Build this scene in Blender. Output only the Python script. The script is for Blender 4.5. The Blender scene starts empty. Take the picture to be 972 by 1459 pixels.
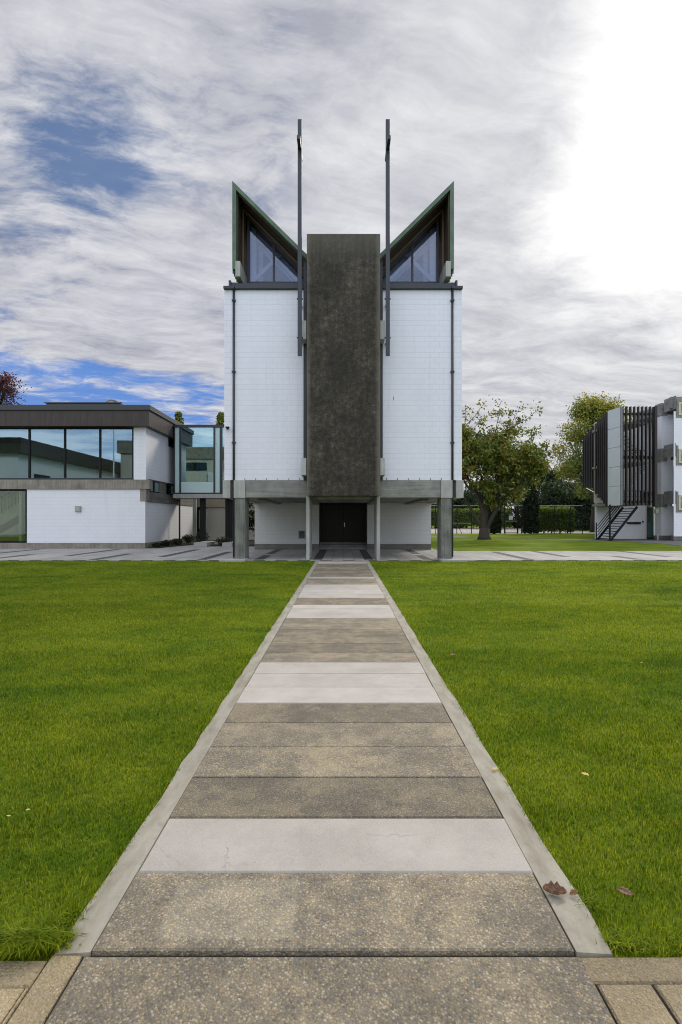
import bpy, bmesh, math, random
import numpy as np
from mathutils import Vector, Matrix
R = math.radians
rng = random.Random(7)
nrg = np.random.default_rng(11)
sc = bpy.context.scene
C = sc.collection

# ------------------------------------------------------------------ camera
F = 750.0; HX = 489.0; HY = 740.0; CAMH = 1.6; W0, H0 = 972, 1459
def X(px, Y): return (px - HX) / F * Y
def Z(py, Y): return CAMH - (py - HY) / F * Y
def G(px, py):                       # a point of the ground seen at a pixel
    d = (py - HY)
    return ((px - HX) * CAMH / d, CAMH * F / d)
cam = bpy.data.cameras.new('camera'); co = bpy.data.objects.new('camera', cam); C.objects.link(co)
co.location = (0, 0, CAMH); co.rotation_euler = (R(90), 0, 0)
cam.sensor_fit = 'VERTICAL'; cam.sensor_height = 36; cam.lens = F / H0 * 36
cam.shift_x = -(HX - W0 / 2) / H0; cam.shift_y = (HY - H0 / 2) / H0
cam.clip_start = .05; cam.clip_end = 3000
sc.camera = co

# ------------------------------------------------------------------ node helpers
class NT:
    def __init__(s, tree): s.t = tree; s.n = tree.nodes; s.l = tree.links
    def new(s, typ, **kw):
        n = s.n.new(typ)
        for k, v in kw.items(): setattr(n, k, v)
        return n
    def set(s, sock, v):
        if isinstance(v, bpy.types.NodeSocket): s.l.new(v, sock)
        elif v is not None:
            try: sock.default_value = v
            except Exception:
                sock.default_value = (v, v, v) if isinstance(v, (int, float)) else tuple(v) + (1,)
    def math(s, op, a, b=None, c=None, clamp=False):
        n = s.new('ShaderNodeMath', operation=op, use_clamp=clamp)
        s.set(n.inputs[0], a); s.set(n.inputs[1], b) if b is not None else 0
        if c is not None: s.set(n.inputs[2], c)
        return n.outputs[0]
    def vmath(s, op, a, b=None, scale=None):
        n = s.new('ShaderNodeVectorMath', operation=op)
        s.set(n.inputs[0], a)
        if b is not None: s.set(n.inputs[1], b)
        if scale is not None: s.set(n.inputs['Scale'], scale)
        return n.outputs['Value'] if op in ('DOT_PRODUCT', 'LENGTH') else n.outputs[0]
    def mix(s, f, a, b, blend='MIX'):
        n = s.new('ShaderNodeMix', data_type='RGBA', blend_type=blend)
        s.set(n.inputs[0], f)
        for i, v in ((6, a), (7, b)):
            if isinstance(v, tuple) and len(v) == 3: v = v + (1,)
            if isinstance(v, (int, float)): v = (v, v, v, 1)
            s.set(n.inputs[i], v)
        return n.outputs[2]
    def sep(s, v):
        n = s.new('ShaderNodeSeparateXYZ'); s.l.new(v, n.inputs[0]); return n.outputs
    def comb(s, x, y, z=0.0):
        n = s.new('ShaderNodeCombineXYZ')
        for i, v in enumerate((x, y, z)): s.set(n.inputs[i], v)
        return n.outputs[0]
    def noise(s, vec, scale, detail=4, rough=.55, dist=0.0, col=False):
        n = s.new('ShaderNodeTexNoise'); s.set(n.inputs['Vector'], vec); n.inputs['Scale'].default_value = scale
        n.inputs['Detail'].default_value = detail; n.inputs['Roughness'].default_value = rough
        n.inputs['Distortion'].default_value = dist
        return n.outputs['Color' if col else 'Fac']
    def ramp(s, f, stops, interp='LINEAR'):
        n = s.new('ShaderNodeValToRGB'); s.set(n.inputs[0], f); cr = n.color_ramp; cr.interpolation = interp
        while len(cr.elements) < len(stops): cr.elements.new(.5)
        for e, (p, c) in zip(cr.elements, stops):
            e.position = p; e.color = (c, c, c, 1) if isinstance(c, (int, float)) else tuple(c) + (1,)
        return n.outputs[0]
    def mr(s, v, a, b, c=0.0, d=1.0, smooth=False):
        n = s.new('ShaderNodeMapRange', interpolation_type='SMOOTHSTEP' if smooth else 'LINEAR')
        s.set(n.inputs[0], v)
        for i, q in enumerate((a, b, c, d)): n.inputs[i + 1].default_value = q
        return n.outputs[0]
    def pos(s): return s.new('ShaderNodeNewGeometry').outputs['Position']
    def normal(s): return s.new('ShaderNodeNewGeometry').outputs['Normal']
    def scaled(s, v, sx, sy, sz): return s.vmath('MULTIPLY', v, (sx, sy, sz))

def material(name):
    m = bpy.data.materials.new(name); m.use_nodes = True
    t = NT(m.node_tree); p = t.n['Principled BSDF']
    return m, t, p
def finish(t, p, color=None, rough=.8, bump=None, strength=.3, dist=.01, spec=None, metal=None):
    if color is not None:
        if isinstance(color, tuple): color = color + (1,)
        t.set(p.inputs['Base Color'], color)
    t.set(p.inputs['Roughness'], rough)
    if spec is not None: p.inputs['Specular IOR Level'].default_value = spec
    if metal is not None: p.inputs['Metallic'].default_value = metal
    if bump is not None:
        b = t.new('ShaderNodeBump'); b.inputs['Strength'].default_value = strength; b.inputs['Distance'].default_value = dist
        t.l.new(bump, b.inputs['Height']); t.l.new(b.outputs[0], p.inputs['Normal'])

M = {}
def wall_uv(t):
    """(along the wall, height) whichever way the wall faces"""
    px, py, pz = t.sep(t.pos())[:3]
    n = t.math('ABSOLUTE', t.sep(t.normal())[0])
    side = t.math('GREATER_THAN', n, .6)
    u = t.math('ADD', t.math('MULTIPLY', px, t.math('SUBTRACT', 1.0, side)), t.math('MULTIPLY', py, side))
    return u, pz
def blockwork(name, base, joint, rough=.6, dirt=.1, bw=.4, bh=.21, js=.5):
    m, t, p = material(name)
    u, v = wall_uv(t)
    b = t.new('ShaderNodeTexBrick'); t.l.new(t.comb(u, v), b.inputs['Vector'])
    b.inputs['Scale'].default_value = 1; b.inputs['Brick Width'].default_value = bw; b.inputs['Row Height'].default_value = bh
    b.inputs['Mortar Size'].default_value = .008; b.inputs['Mortar Smooth'].default_value = .35; b.inputs['Bias'].default_value = 0
    b.inputs['Color1'].default_value = (1, 1, 1, 1); b.inputs['Color2'].default_value = (.975, .978, .98, 1); b.inputs['Mortar'].default_value = (.0, .0, .0, 1)
    # vertical joints are nearly filled with paint: fade the joint by a broad noise
    fade = t.mr(t.noise(t.comb(u, v), .9, 3), .35, .7, js * .6, js)
    hz = t.math('ABSOLUTE', t.math('SUBTRACT', t.math('FRACT', t.math('DIVIDE', v, bh)), .5))
    hl = t.mr(hz, .462, .484, 0, 1)
    jf = t.math('MAXIMUM', t.math('MULTIPLY', hl, t.math('MULTIPLY', fade, 1.0)), t.math('MULTIPLY', t.math('MULTIPLY', b.outputs['Fac'], fade), .45))
    brick = t.mix(b.outputs['Fac'], b.outputs['Color'], (1, 1, 1))
    col = t.mix(1.0, tuple(base), brick, 'MULTIPLY')
    streak = t.mr(t.noise(t.comb(t.math('MULTIPLY', u, 3.0), t.math('MULTIPLY', v, .25)), 1.0, 5, .6), .5, .8, 0, dirt)
    blot = t.mr(t.noise(t.comb(u, v), .6, 4), .45, .75, 0, dirt * .8)
    col = t.mix(t.math('ADD', streak, blot), col, (base[0] * .55, base[1] * .56, base[2] * .52))
    grime = t.mr(t.noise(t.comb(t.math('MULTIPLY', u, 7.0), t.math('MULTIPLY', v, .22)), 1.0, 5, .65), .56, .74, 0, dirt * 2.2)
    col = t.mix(grime, col, (base[0] * .62, base[1] * .64, base[2] * .64))
    col = t.mix(jf, col, tuple(joint))
    h = t.math('SUBTRACT', t.math('MULTIPLY', t.noise(t.comb(u, v), 45, 3), .25), b.outputs['Fac'])
    finish(t, p, col, rough, h, .35, .006)
    return m
M['white_block'] = blockwork('painted white blockwork', (.76, .765, .85), (.42, .44, .49), .55, .10)
M['white_block_flat'] = blockwork('painted white blockwork smooth', (.78, .79, .83), (.50, .51, .54), .55, .09, .4, .2, .4)
M['lobby_block_shaded'] = blockwork('white blockwork greyed for porch shade', (.60, .605, .59), (.38, .385, .38), .6, .12, .4, .2, .5)  # white lobby paint darkened: the porch shade is put into its colour
M['cream_block'] = blockwork('cream blockwork', (.52, .50, .44), (.34, .33, .29), .7, .15)
M['beige_block'] = blockwork('beige blockwork', (.40, .35, .27), (.24, .21, .17), .8, .2, .4, .2, .8)

def concrete(name, a, b, vert=True, grain=1.0, rough=.85, boards=0.0):
    m, t, p = material(name)
    u, v = wall_uv(t); uv = t.comb(u, v)
    st = t.comb(t.math('MULTIPLY', u, 9.0 if vert else .5), t.math('MULTIPLY', v, .5 if vert else 9.0))
    n1 = t.noise(uv, 1.7 * grain, 6, .62); n2 = t.noise(st, 1.3, 5, .6); n3 = t.noise(uv, 26 * grain, 4, .6)
    f = t.math('ADD', t.math('MULTIPLY', n1, .45), t.math('ADD', t.math('MULTIPLY', n2, .38), t.math('MULTIPLY', n3, .17)))
    col = t.ramp(f, [(.36, b), (.5, tuple((x + y) / 2 for x, y in zip(a, b))), (.64, a)])
    h = t.math('ADD', t.math('MULTIPLY', n3, .6), t.math('MULTIPLY', n1, .4))
    if boards:
        w = t.new('ShaderNodeTexWave', wave_type='BANDS', bands_direction='X' if vert else 'Y', wave_profile='SAW')
        t.l.new(uv, w.inputs['Vector']); w.inputs['Scale'].default_value = boards; w.inputs['Distortion'].default_value = .3
        w.inputs['Detail'].default_value = 1
        edge = t.mr(w.outputs['Fac'], .88, 1.0, 0, .7)
        col = t.mix(edge, col, tuple(x * .45 for x in b)); h = t.math('SUBTRACT', h, t.math('MULTIPLY', edge, 2.0))
    pit = t.mr(t.noise(uv, 60, 2, .5), .7, .78, 0, .35)
    col = t.mix(pit, col, tuple(x * .4 for x in b))
    finish(t, p, col, rough, h, .35, .012)
    return m
M['concrete'] = concrete('weathered grey concrete', (.33, .33, .31), (.125, .127, .12), False)
M['concrete_boards'] = concrete('board marked concrete', (.27, .27, .245), (.075, .08, .07), True, 1, .9, 2.0)
M['concrete_pale'] = concrete('pale concrete', (.46, .46, .44), (.27, .27, .26), True)
M['concrete_warm'] = concrete('stained warm concrete', (.34, .31, .26), (.13, .12, .10), True)
M['concrete_dark'] = concrete('dark concrete block', (.21, .20, .175), (.10, .095, .085), False, 1, .9, .55)  # darker concrete tone with broad board lines

# dark exposed aggregate of the pylon
m, t, p = material('dark exposed aggregate concrete')
u, v = wall_uv(t); uv = t.comb(u, v)
vo = t.new('ShaderNodeTexVoronoi'); t.l.new(uv, vo.inputs['Vector']); vo.inputs['Scale'].default_value = 60
cellv = t.sep(vo.outputs['Color'])[0]
big = t.noise(uv, .75, 7, .65, .6); mid = t.noise(uv, 5.5, 5, .65); fine = t.noise(uv, 70, 2, .7)
streak = t.noise(t.comb(t.math('MULTIPLY', u, 5), t.math('MULTIPLY', v, .35)), 1.2, 5, .6)
f = t.math('ADD', t.math('MULTIPLY', big, .32), t.math('ADD', t.math('MULTIPLY', mid, .32), t.math('ADD', t.math('MULTIPLY', streak, .14), t.math('MULTIPLY', t.noise(uv, 22, 4, .75), .22))))
col = t.ramp(f, [(.40, (.019, .016, .012)), (.49, (.043, .037, .028)), (.555, (.082, .071, .054)), (.63, (.19, .17, .135))])
col = t.mix(t.mr(cellv, .85, 1.0, 0, .22), col, (.22, .19, .145))
col = t.mix(t.mr(cellv, .0, .25, .35, 0), col, (.022, .018, .013))
col = t.mix(t.math('MULTIPLY', t.mr(t.math('ADD', v, t.math('MULTIPLY', streak, 1.6)), 12.0, 13.3), .6), col, (.15, .135, .11))
eu = t.math('ABSOLUTE', u)
edge = t.math('MULTIPLY', t.mr(t.math('ADD', eu, t.math('MULTIPLY', t.noise(uv, 1.6, 5, .7), .30)), 1.36, 1.53), .7)
col = t.mix(edge, col, (.20, .18, .145))
h = t.math('ADD', t.math('MULTIPLY', vo.outputs['Distance'], -.7), fine)
finish(t, p, col, .92, t.math('ADD', h, t.noise(uv, 22, 4, .75)), .9, .02); M['pylon'] = m

def plain(name, col, rough=.5, metal=0.0, var=.12, scale=6.0, spec=None, stretch=(1, 1, 1)):
    m, t, p = material(name)
    n = t.noise(t.scaled(t.pos(), *stretch), scale, 5, .6)
    c = t.mix(t.mr(n, .3, .7), tuple(x * (1 - var) for x in col), tuple(min(1, x * (1 + var)) for x in col))
    finish(t, p, c, t.mr(n, .3, .7, rough * .85, min(1, rough * 1.15)), n, .06, .01, spec, metal)
    return m
M['steel'] = plain('dark blue grey painted steel', (.022, .028, .040), .42)
M['black'] = plain('black metal', (.008, .009, .010), .6, 0, .12, 6, .25)
M['pipe'] = plain('black downpipe', (.020, .023, .030), .4)
M['green_copper'] = plain('green copper edge', (.085, .135, .088), .6, 0, .35, 3)
M['roof_metal'] = plain('weathered green roof sheet', (.10, .14, .11), .6, 0, .3, 2)
M['soffit'] = plain('dark brown timber soffit', (.055, .036, .024), .7, 0, .35, 5, None, (8, .6, 1))
M['timber'] = plain('oiled timber frame', (.17, .098, .045), .55, 0, .35, 6, None, (4, 4, .6))
M['truss'] = plain('pale painted timber', (.74, .74, .78), .6)
M['door'] = plain('dark stained timber boards', (.020, .017, .014), .5, 0, .5, 9, None, (6, 1, .3))
M['brass'] = plain('satin metal handle', (.6, .58, .52), .3, 1.0)
M['fascia'] = plain('brown weathered copper sheet', (.036, .024, .019), .5, 0, .6, 2.2, None, (5, 5, .4))
M['cap'] = plain('dark grey roof edge flashing', (.035, .040, .042), .45)
M['fin'] = plain('dark brown timber fin', (.020, .014, .013), .6, 0, .3, 5, None, (6, 6, .5))
M['panel'] = plain('pale grey panel', (.60, .63, .68), .55, 0, .05, 1.5)
M['stone_grey'] = plain('light grey box', (.32, .34, .31), .6)
M['lamp_glass'] = plain('cream lamp cover', (.62, .63, .42), .4)
M['teal'] = plain('blue green door paint', (.085, .17, .20), .5)
M['cream_frame'] = plain('cream window frame', (.50, .49, .34), .5)
M['int_pale'] = plain('pale green interior plaster', (.64, .69, .58), .8, 0, .05)
M['int_floor'] = plain('interior floor', (.30, .25, .17), .6)
M['int_wood'] = plain('pale wood panel', (.5, .33, .14), .5)
M['sign_white'] = plain('white sign board', (.78, .79, .78), .4)
M['sign_green'] = plain('green sign header', (.05, .22, .10), .4)
M['sign_ink'] = plain('grey sign lettering', (.12, .13, .13), .5)
M['soil'] = plain('dark bark mulch', (.028, .021, .015), .95, 0, .5, 25)
M['bark'] = plain('rough grey brown bark', (.048, .038, .029), .9, 0, .45, 9, None, (2, 2, .5))
M['bark_dark'] = plain('dark bark', (.035, .028, .022), .9, 0, .4, 9)
M['leaf_dead'] = plain('dry brown leaf', (.15, .075, .035), .7, 0, .75, 75)
M['leaf_yellow'] = plain('yellow fallen leaf', (.55, .42, .11), .7, 0, .3, 60)
M['court'] = plain('beige court surface', (.42, .37, .34), .9, 0, .12, 1.2)
M['asphalt'] = plain('grey asphalt footpath', (.145, .14, .135), .9, 0, .2, 3)
M['flag'] = plain('dark flag cloth', (.03, .04, .12), .8)

def glass(name, tint, refl, base_ref=.06, rough=.0, tcol=None):
    m = bpy.data.materials.new(name); m.use_nodes = True
    t = NT(m.node_tree); t.n.clear()
    out = t.new('ShaderNodeOutputMaterial')
    fr = t.new('ShaderNodeFresnel'); fr.inputs['IOR'].default_value = 1.52
    tr = t.new('ShaderNodeBsdfTransparent'); tr.inputs[0].default_value = tint + (1,)
    gl = t.new('ShaderNodeBsdfGlossy'); gl.inputs['Roughness'].default_value = rough; gl.inputs['Color'].default_value = refl + (1,)
    f = t.math('ADD', t.math('MULTIPLY', fr.outputs[0], 1.6), base_ref, clamp=True)
    wob = t.new('ShaderNodeBump'); wob.inputs['Strength'].default_value = .006; wob.inputs['Distance'].default_value = .05
    t.l.new(t.noise(t.pos(), .9, 2), wob.inputs['Height']); t.l.new(wob.outputs[0], gl.inputs['Normal'])
    mx = t.new('ShaderNodeMixShader'); t.l.new(f, mx.inputs[0]); t.l.new(tr.outputs[0], mx.inputs[1]); t.l.new(gl.outputs[0], mx.inputs[2])
    t.l.new(mx.outputs[0], out.inputs[0])
    return m
M['glass'] = glass('blue tinted window glass', (.66, .76, .74), (.42, .55, .63), .32)
M['glass_clear'] = glass('clear window glass', (.84, .88, .82), (.75, .82, .82), .06)
M['glass_chapel'] = glass('grey blue chapel glass', (.80, .84, .92), (.46, .51, .64), .07)
M['glass_dark'] = glass('dark window glass', (.30, .36, .36), (.7, .8, .85), .12)
M['glass_aqua'] = glass('aqua screen glass', (.62, .80, .78), (.55, .70, .72), .36)
# fritted (milky) glass of the walkway
m, t, p = material('milky aqua fritted glass')
finish(t, p, (.58, .76, .75), .2); p.inputs['Transmission Weight'].default_value = .15; M['frit'] = m

# leaves
def leafmat(name, stops, trans=.3, rough=.5):
    m, t, p = material(name)
    a = t.new('ShaderNodeAttribute', attribute_name='tint', attribute_type='GEOMETRY')
    col = t.ramp(a.outputs['Fac'], stops)
    finish(t, p, col, rough, None); p.inputs['Specular IOR Level'].default_value = .25
    tl = t.new('ShaderNodeBsdfTranslucent'); t.l.new(t.mix(1.0, col, (1.15, 1.1, .7), 'MULTIPLY'), tl.inputs[0])
    mx = t.new('ShaderNodeMixShader'); mx.inputs[0].default_value = trans
    t.l.new(p.outputs[0], mx.inputs[1]); t.l.new(tl.outputs[0], mx.inputs[2])
    t.l.new(mx.outputs[0], t.n['Material Output'].inputs[0])
    return m
M['lf_magnolia'] = leafmat('magnolia leaf', [(0, (.045, .070, .016)), (.30, (.12, .16, .03)), (.62, (.24, .27, .05)), (.80, (.31, .29, .06)), (.88, (.25, .12, .03)), (1, (.32, .18, .06))])
M['lf_evergreen'] = leafmat('dark evergreen leaf', [(0, (.014, .028, .015)), (.6, (.036, .060, .027)), (1, (.08, .11, .045))], .2)
M['lf_autumn'] = leafmat('autumn leaf', [(0, (.08, .115, .026)), (.45, (.20, .24, .05)), (.75, (.40, .36, .055)), (1, (.62, .45, .06))], .35)
M['lf_hedge'] = leafmat('hedge leaf', [(0, (.045, .085, .018)), (.6, (.13, .20, .032)), (1, (.38, .48, .08))], .3)
M['lf_cypress'] = leafmat('cypress foliage', [(0, (.008, .015, .008)), (.7, (.020, .034, .015)), (1, (.040, .060, .024))], .15)
M['lf_purple'] = leafmat('purple leaf', [(0, (.04, .02, .028)), (.6, (.13, .045, .055)), (1, (.27, .10, .08))], .3)
M['lf_shrub'] = leafmat('shrub leaf', [(0, (.014, .022, .010)), (.6, (.03, .045, .016)), (1, (.08, .09, .03))], .25)

# ------------------------------------------------------------------ mesh helpers
class MB:
    def __init__(s): s.v = []; s.f = []; s.mi = []; s.tint = None
    def box(s, x0, x1, y0, y1, z0, z1, mi=0):
        x0, x1 = sorted((x0, x1)); y0, y1 = sorted((y0, y1)); z0, z1 = sorted((z0, z1))
        b = len(s.v)
        s.v += [(x0, y0, z0), (x1, y0, z0), (x1, y1, z0), (x0, y1, z0), (x0, y0, z1), (x1, y0, z1), (x1, y1, z1), (x0, y1, z1)]
        s.f += [tuple(b + i for i in q) for q in ((0, 3, 2, 1), (4, 5, 6, 7), (0, 1, 5, 4), (1, 2, 6, 5), (2, 3, 7, 6), (3, 0, 4, 7))]
        s.mi += [mi] * 6; return s
    def prism(s, poly, axis, a, b, mi=0):
        """poly: 2D outline; extruded from a to b along axis ('x': poly=(y,z), 'y': poly=(x,z), 'z': poly=(x,y))"""
        def P(q, d): return {'x': (d, q[0], q[1]), 'y': (q[0], d, q[1]), 'z': (q[0], q[1], d)}[axis]
        n = len(poly); k = len(s.v)
        s.v += [P(q, a) for q in poly] + [P(q, b) for q in poly]
        s.f.append(tuple(k + i for i in range(n))); s.f.append(tuple(k + n + i for i in reversed(range(n))))
        for i in range(n):
            j = (i + 1) % n; s.f.append((k + i, k + n + i, k + n + j, k + j))
        s.mi += [mi] * (n + 2); return s
    def bar(s, p, q, w, h, mi=0, up=(0, 0, 1)):
        p = Vector(p); q = Vector(q); d = (q - p).normalized(); u = Vector(up)
        if abs(d.dot(u)) > .98: u = Vector((0, 1, 0))
        sx = d.cross(u).normalized() * (w / 2); sy = sx.cross(d).normalized() * (h / 2)
        b = len(s.v)
        for c in (p, q): s.v += [tuple(c - sx - sy), tuple(c + sx - sy), tuple(c + sx + sy), tuple(c - sx + sy)]
        s.f += [tuple(b + i for i in r) for r in ((0, 1, 2, 3), (7, 6, 5, 4), (0, 4, 5, 1), (1, 5, 6, 2), (2, 6, 7, 3), (3, 7, 4, 0))]
        s.mi += [mi] * 6; return s
    def tube(s, pts, radii, sides=8, mi=0, cap=True):
        b = len(s.v); n = len(pts)
        for i, p in enumerate(pts):
            p = Vector(p); d = (Vector(pts[min(i + 1, n - 1)]) - Vector(pts[max(i - 1, 0)])).normalized()
            u = d.orthogonal().normalized() if abs(d.z) < .9 else Vector((1, 0, 0))
            u = (u - d * u.dot(d)).normalized(); w = d.cross(u)
            for k in range(sides):
                a = 2 * math.pi * k / sides
                s.v.append(tuple(p + (u * math.cos(a) + w * math.sin(a)) * radii[i]))
        for i in range(n - 1):
            for k in range(sides):
                k2 = (k + 1) % sides
                s.f.append((b + i * sides + k, b + i * sides + k2, b + (i + 1) * sides + k2, b + (i + 1) * sides + k)); s.mi.append(mi)
        if cap:
            s.f.append(tuple(b + k for k in reversed(range(sides)))); s.f.append(tuple(b + (n - 1) * sides + k for k in range(sides))); s.mi += [mi, mi]
        return s
    def build(s, name, mats, parent=None, bevel=0, smooth=False):
        me = bpy.data.meshes.new(name)
        org = (0, 0, 0)
        if parent is not None:
            p = parent; org = Vector((0, 0, 0))
            while p is not None: org = org + Vector(p.location); p = p.parent
        me.from_pydata([(a[0] - org[0], a[1] - org[1], a[2] - org[2]) for a in s.v], [], s.f)
        mats = mats if isinstance(mats, (list, tuple)) else [mats]
        for m_ in mats: me.materials.append(M[m_])
        me.polygons.foreach_set('material_index', s.mi)
        bm = bmesh.new(); bm.from_mesh(me); bmesh.ops.recalc_face_normals(bm, faces=bm.faces); bm.to_mesh(me); bm.free()
        if smooth: me.polygons.foreach_set('use_smooth', [True] * len(me.polygons))
        o = bpy.data.objects.new(name, me); C.objects.link(o)
        if parent is not None: o.parent = parent
        if bevel:
            b = o.modifiers.new('bevel', 'BEVEL'); b.width = bevel; b.segments = 2; b.limit_method = 'ANGLE'
        return o
def quads(name, V, tint, mat, parent=None):
    """many loose quads (V: n,4,3) or tris as one mesh with a per-face tint"""
    n, k = V.shape[0], V.shape[1]
    if parent is not None:
        org = np.zeros(3); p = parent
        while p is not None: org += np.array(p.location); p = p.parent
        V = V - org
    me = bpy.data.meshes.new(name)
    me.vertices.add(n * k); me.vertices.foreach_set('co', V.reshape(-1).astype(np.float32))
    me.loops.add(n * k); me.loops.foreach_set('vertex_index', np.arange(n * k, dtype=np.int32))
    me.polygons.add(n); me.polygons.foreach_set('loop_start', np.arange(0, n * k, k, dtype=np.int32))
    me.update(calc_edges=True)
    a = me.attributes.new('tint', 'FLOAT', 'FACE'); a.data.foreach_set('value', tint.astype(np.float32))
    me.materials.append(M[mat])
    o = bpy.data.objects.new(name, me); C.objects.link(o)
    if parent is not None: o.parent = parent
    return o
def tag(o, label, cat, group=None):
    o['label'] = label; o['category'] = cat
    if group: o['group'] = group
    return o
def thing(name, label, cat, loc=(0, 0, 0), group=None):
    o = bpy.data.objects.new(name, None); C.objects.link(o); o.location = loc; o.empty_display_size = .3
    return tag(o, label, cat, group)
def structure(o): o['kind'] = 'structure'; return o
def stuff(o): o['kind'] = 'stuff'; return o

# ------------------------------------------------------------------ world: sky + clouds, one sun
SUN_AZ, SUN_EL = R(33), R(34)          # towards the bright upper right of the picture
sd = Vector((math.sin(SUN_AZ) * math.cos(SUN_EL), math.cos(SUN_AZ) * math.cos(SUN_EL), math.sin(SUN_EL)))
w = bpy.data.worlds.new('World'); sc.world = w; w.use_nodes = True
t = NT(w.node_tree); t.n.clear()
out = t.new('ShaderNodeOutputWorld'); bg = t.new('ShaderNodeBackground'); t.l.new(bg.outputs[0], out.inputs[0])
bg.inputs['Strength'].default_value = .1
sky = t.new('ShaderNodeTexSky', sky_type='NISHITA'); sky.sun_disc = False
sky.sun_elevation = SUN_EL; sky.sun_rotation = SUN_AZ; sky.air_density = 1.0; sky.dust_density = .4; sky.ozone_density = 3.0
d = t.vmath('NORMALIZE', t.new('ShaderNodeTexCoord').outputs['Generated'])
dx, dy, dz = t.sep(d)[:3]
zc = t.math('MAXIMUM', dz, 0.0)
den = t.math('ADD', zc, .10)
cx = t.math('DIVIDE', dx, den); cy = t.math('DIVIDE', dy, den)
P = t.comb(cx, cy)
# wisps: a gentle warp, several octaves, slightly drawn out towards the lower left
rot = t.new('ShaderNodeMapping'); t.l.new(P, rot.inputs[0]); rot.inputs['Rotation'].default_value = (0, 0, R(-35)); rot.inputs['Scale'].default_value = (.85, 1.35, 1)
warp = t.vmath('SUBTRACT', t.noise(P, 1.4, 3, .55, 0, True), (.5, .5, .5))
Pw = t.vmath('ADD', rot.outputs[0], t.vmath('SCALE', warp, scale=.45))
n_big = t.noise(Pw, 1.15, 9, .58)
n_mid = t.noise(Pw, 3.4, 10, .66)
n_fib = t.noise(t.vmath('ADD', t.scaled(rot.outputs[0], .8, 1.9, 1), t.vmath('SCALE', warp, scale=.7)), 3.0, 10, .68)
def lobe(px, py, sharp):
    v = Vector(((px - HX) / F, 1, (HY - py) / F)).normalized()
    c = t.vmath('DOT_PRODUCT', d, tuple(v))
    return t.math('POWER', t.math('MAXIMUM', c, 0.0), sharp)
cover = t.math('ADD', t.math('ADD', t.math('MULTIPLY', n_big, .55), t.math('MULTIPLY', n_fib, .30)), t.math('MULTIPLY', n_mid, .15))
holes = t.math('ADD', t.math('MULTIPLY', lobe(205, 222, 210), .115), t.math('MULTIPLY', lobe(95, 245, 220), .11))
holes = t.math('ADD', holes, t.math('MULTIPLY', lobe(60, 130, 150), .03))
lowband = t.math('MULTIPLY', t.mr(dz, .275, .235, 0, 1, True), t.mr(dx, -.10, -.30, 0, 1, True))
cover = t.math('SUBTRACT', cover, t.math('ADD', holes, t.math('MULTIPLY', lowband, .20)))
cover = t.math('ADD', cover, t.math('MULTIPLY', t.math('SUBTRACT', n_mid, .5), .35))
mask = t.math('MAXIMUM', t.mr(cover, .26, .46, 0, 1, True), .12)
sunl = lobe(1120, 150, 16); sunw = lobe(1010, 190, 4)
# cloud brightness: thin parts light, thick parts grey, bright about the sun
shade = t.math('ADD', t.math('MULTIPLY', n_mid, .55), t.math('MULTIPLY', n_fib, .45))
tone = t.mr(shade, .36, .63, 0, 1, False)
ccol = t.mix(tone, (3.6, 3.75, 4.5), (7.6, 7.65, 8.0))
edge_n = t.math('ADD', sunl, t.math('ADD', t.math('MULTIPLY', t.math('SUBTRACT', n_big, .5), .5), t.math('MULTIPLY', t.math('SUBTRACT', n_mid, .5), .40)))
glow = t.mr(edge_n, .36, .86, 0, 1, True)
ccol = t.mix(t.mr(sunw, .35, .95, 0, .30), ccol, (10, 10, 9.8))
ccol = t.mix(glow, ccol, (13.5, 13.3, 12.9))
mask = t.math('MAXIMUM', mask, t.mr(sunw, .25, .5))
horiz = t.mr(dz, .30, .02, 0, .75, True)
ccol = t.mix(horiz, ccol, t.mix(t.mr(n_fib, .4, .62), (4.6, 4.7, 5.2), (8.3, 8.0, 7.6)))
bluesky = t.mix(1.0, t.mix(.35, sky.outputs[0], (1.0, 2.6, 6.6)), (.78, .76, .76), 'MULTIPLY')
bluesky = t.mix(t.mr(dz, .42, .26, 0, 1, True), bluesky, (.95, 2.6, 7.0))
colr = t.mix(mask, bluesky, ccol)
# the sky behind the camera: broken cloud against blue, fully sunlit
back = t.mr(dy, .15, -.35, 0, 1, True)
bcol = t.mix(t.mr(n_big, .42, .60, 0, 1, True), (7.0, 9.6, 13.6), (15.5, 16.3, 18.4))
bcol = t.mix(t.mr(dz, .05, .5), bcol, t.mix(.6, bcol, (16.5, 16.4, 16.8)))
colr = t.mix(back, colr, bcol)
colr = t.mix(t.mr(dz, .0, -.05), colr, (1.0, 1.2, .7))
t.l.new(colr, bg.inputs['Color'])
sun = bpy.data.lights.new('sun', 'SUN'); so = bpy.data.objects.new('sun', sun); C.objects.link(so)
sun.energy = 2.0; sun.angle = R(12); sun.color = (1, .91, .76)
so.rotation_euler = sd.to_track_quat('Z', 'Y').to_euler(); so.location = (20, 20, 40)

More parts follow.
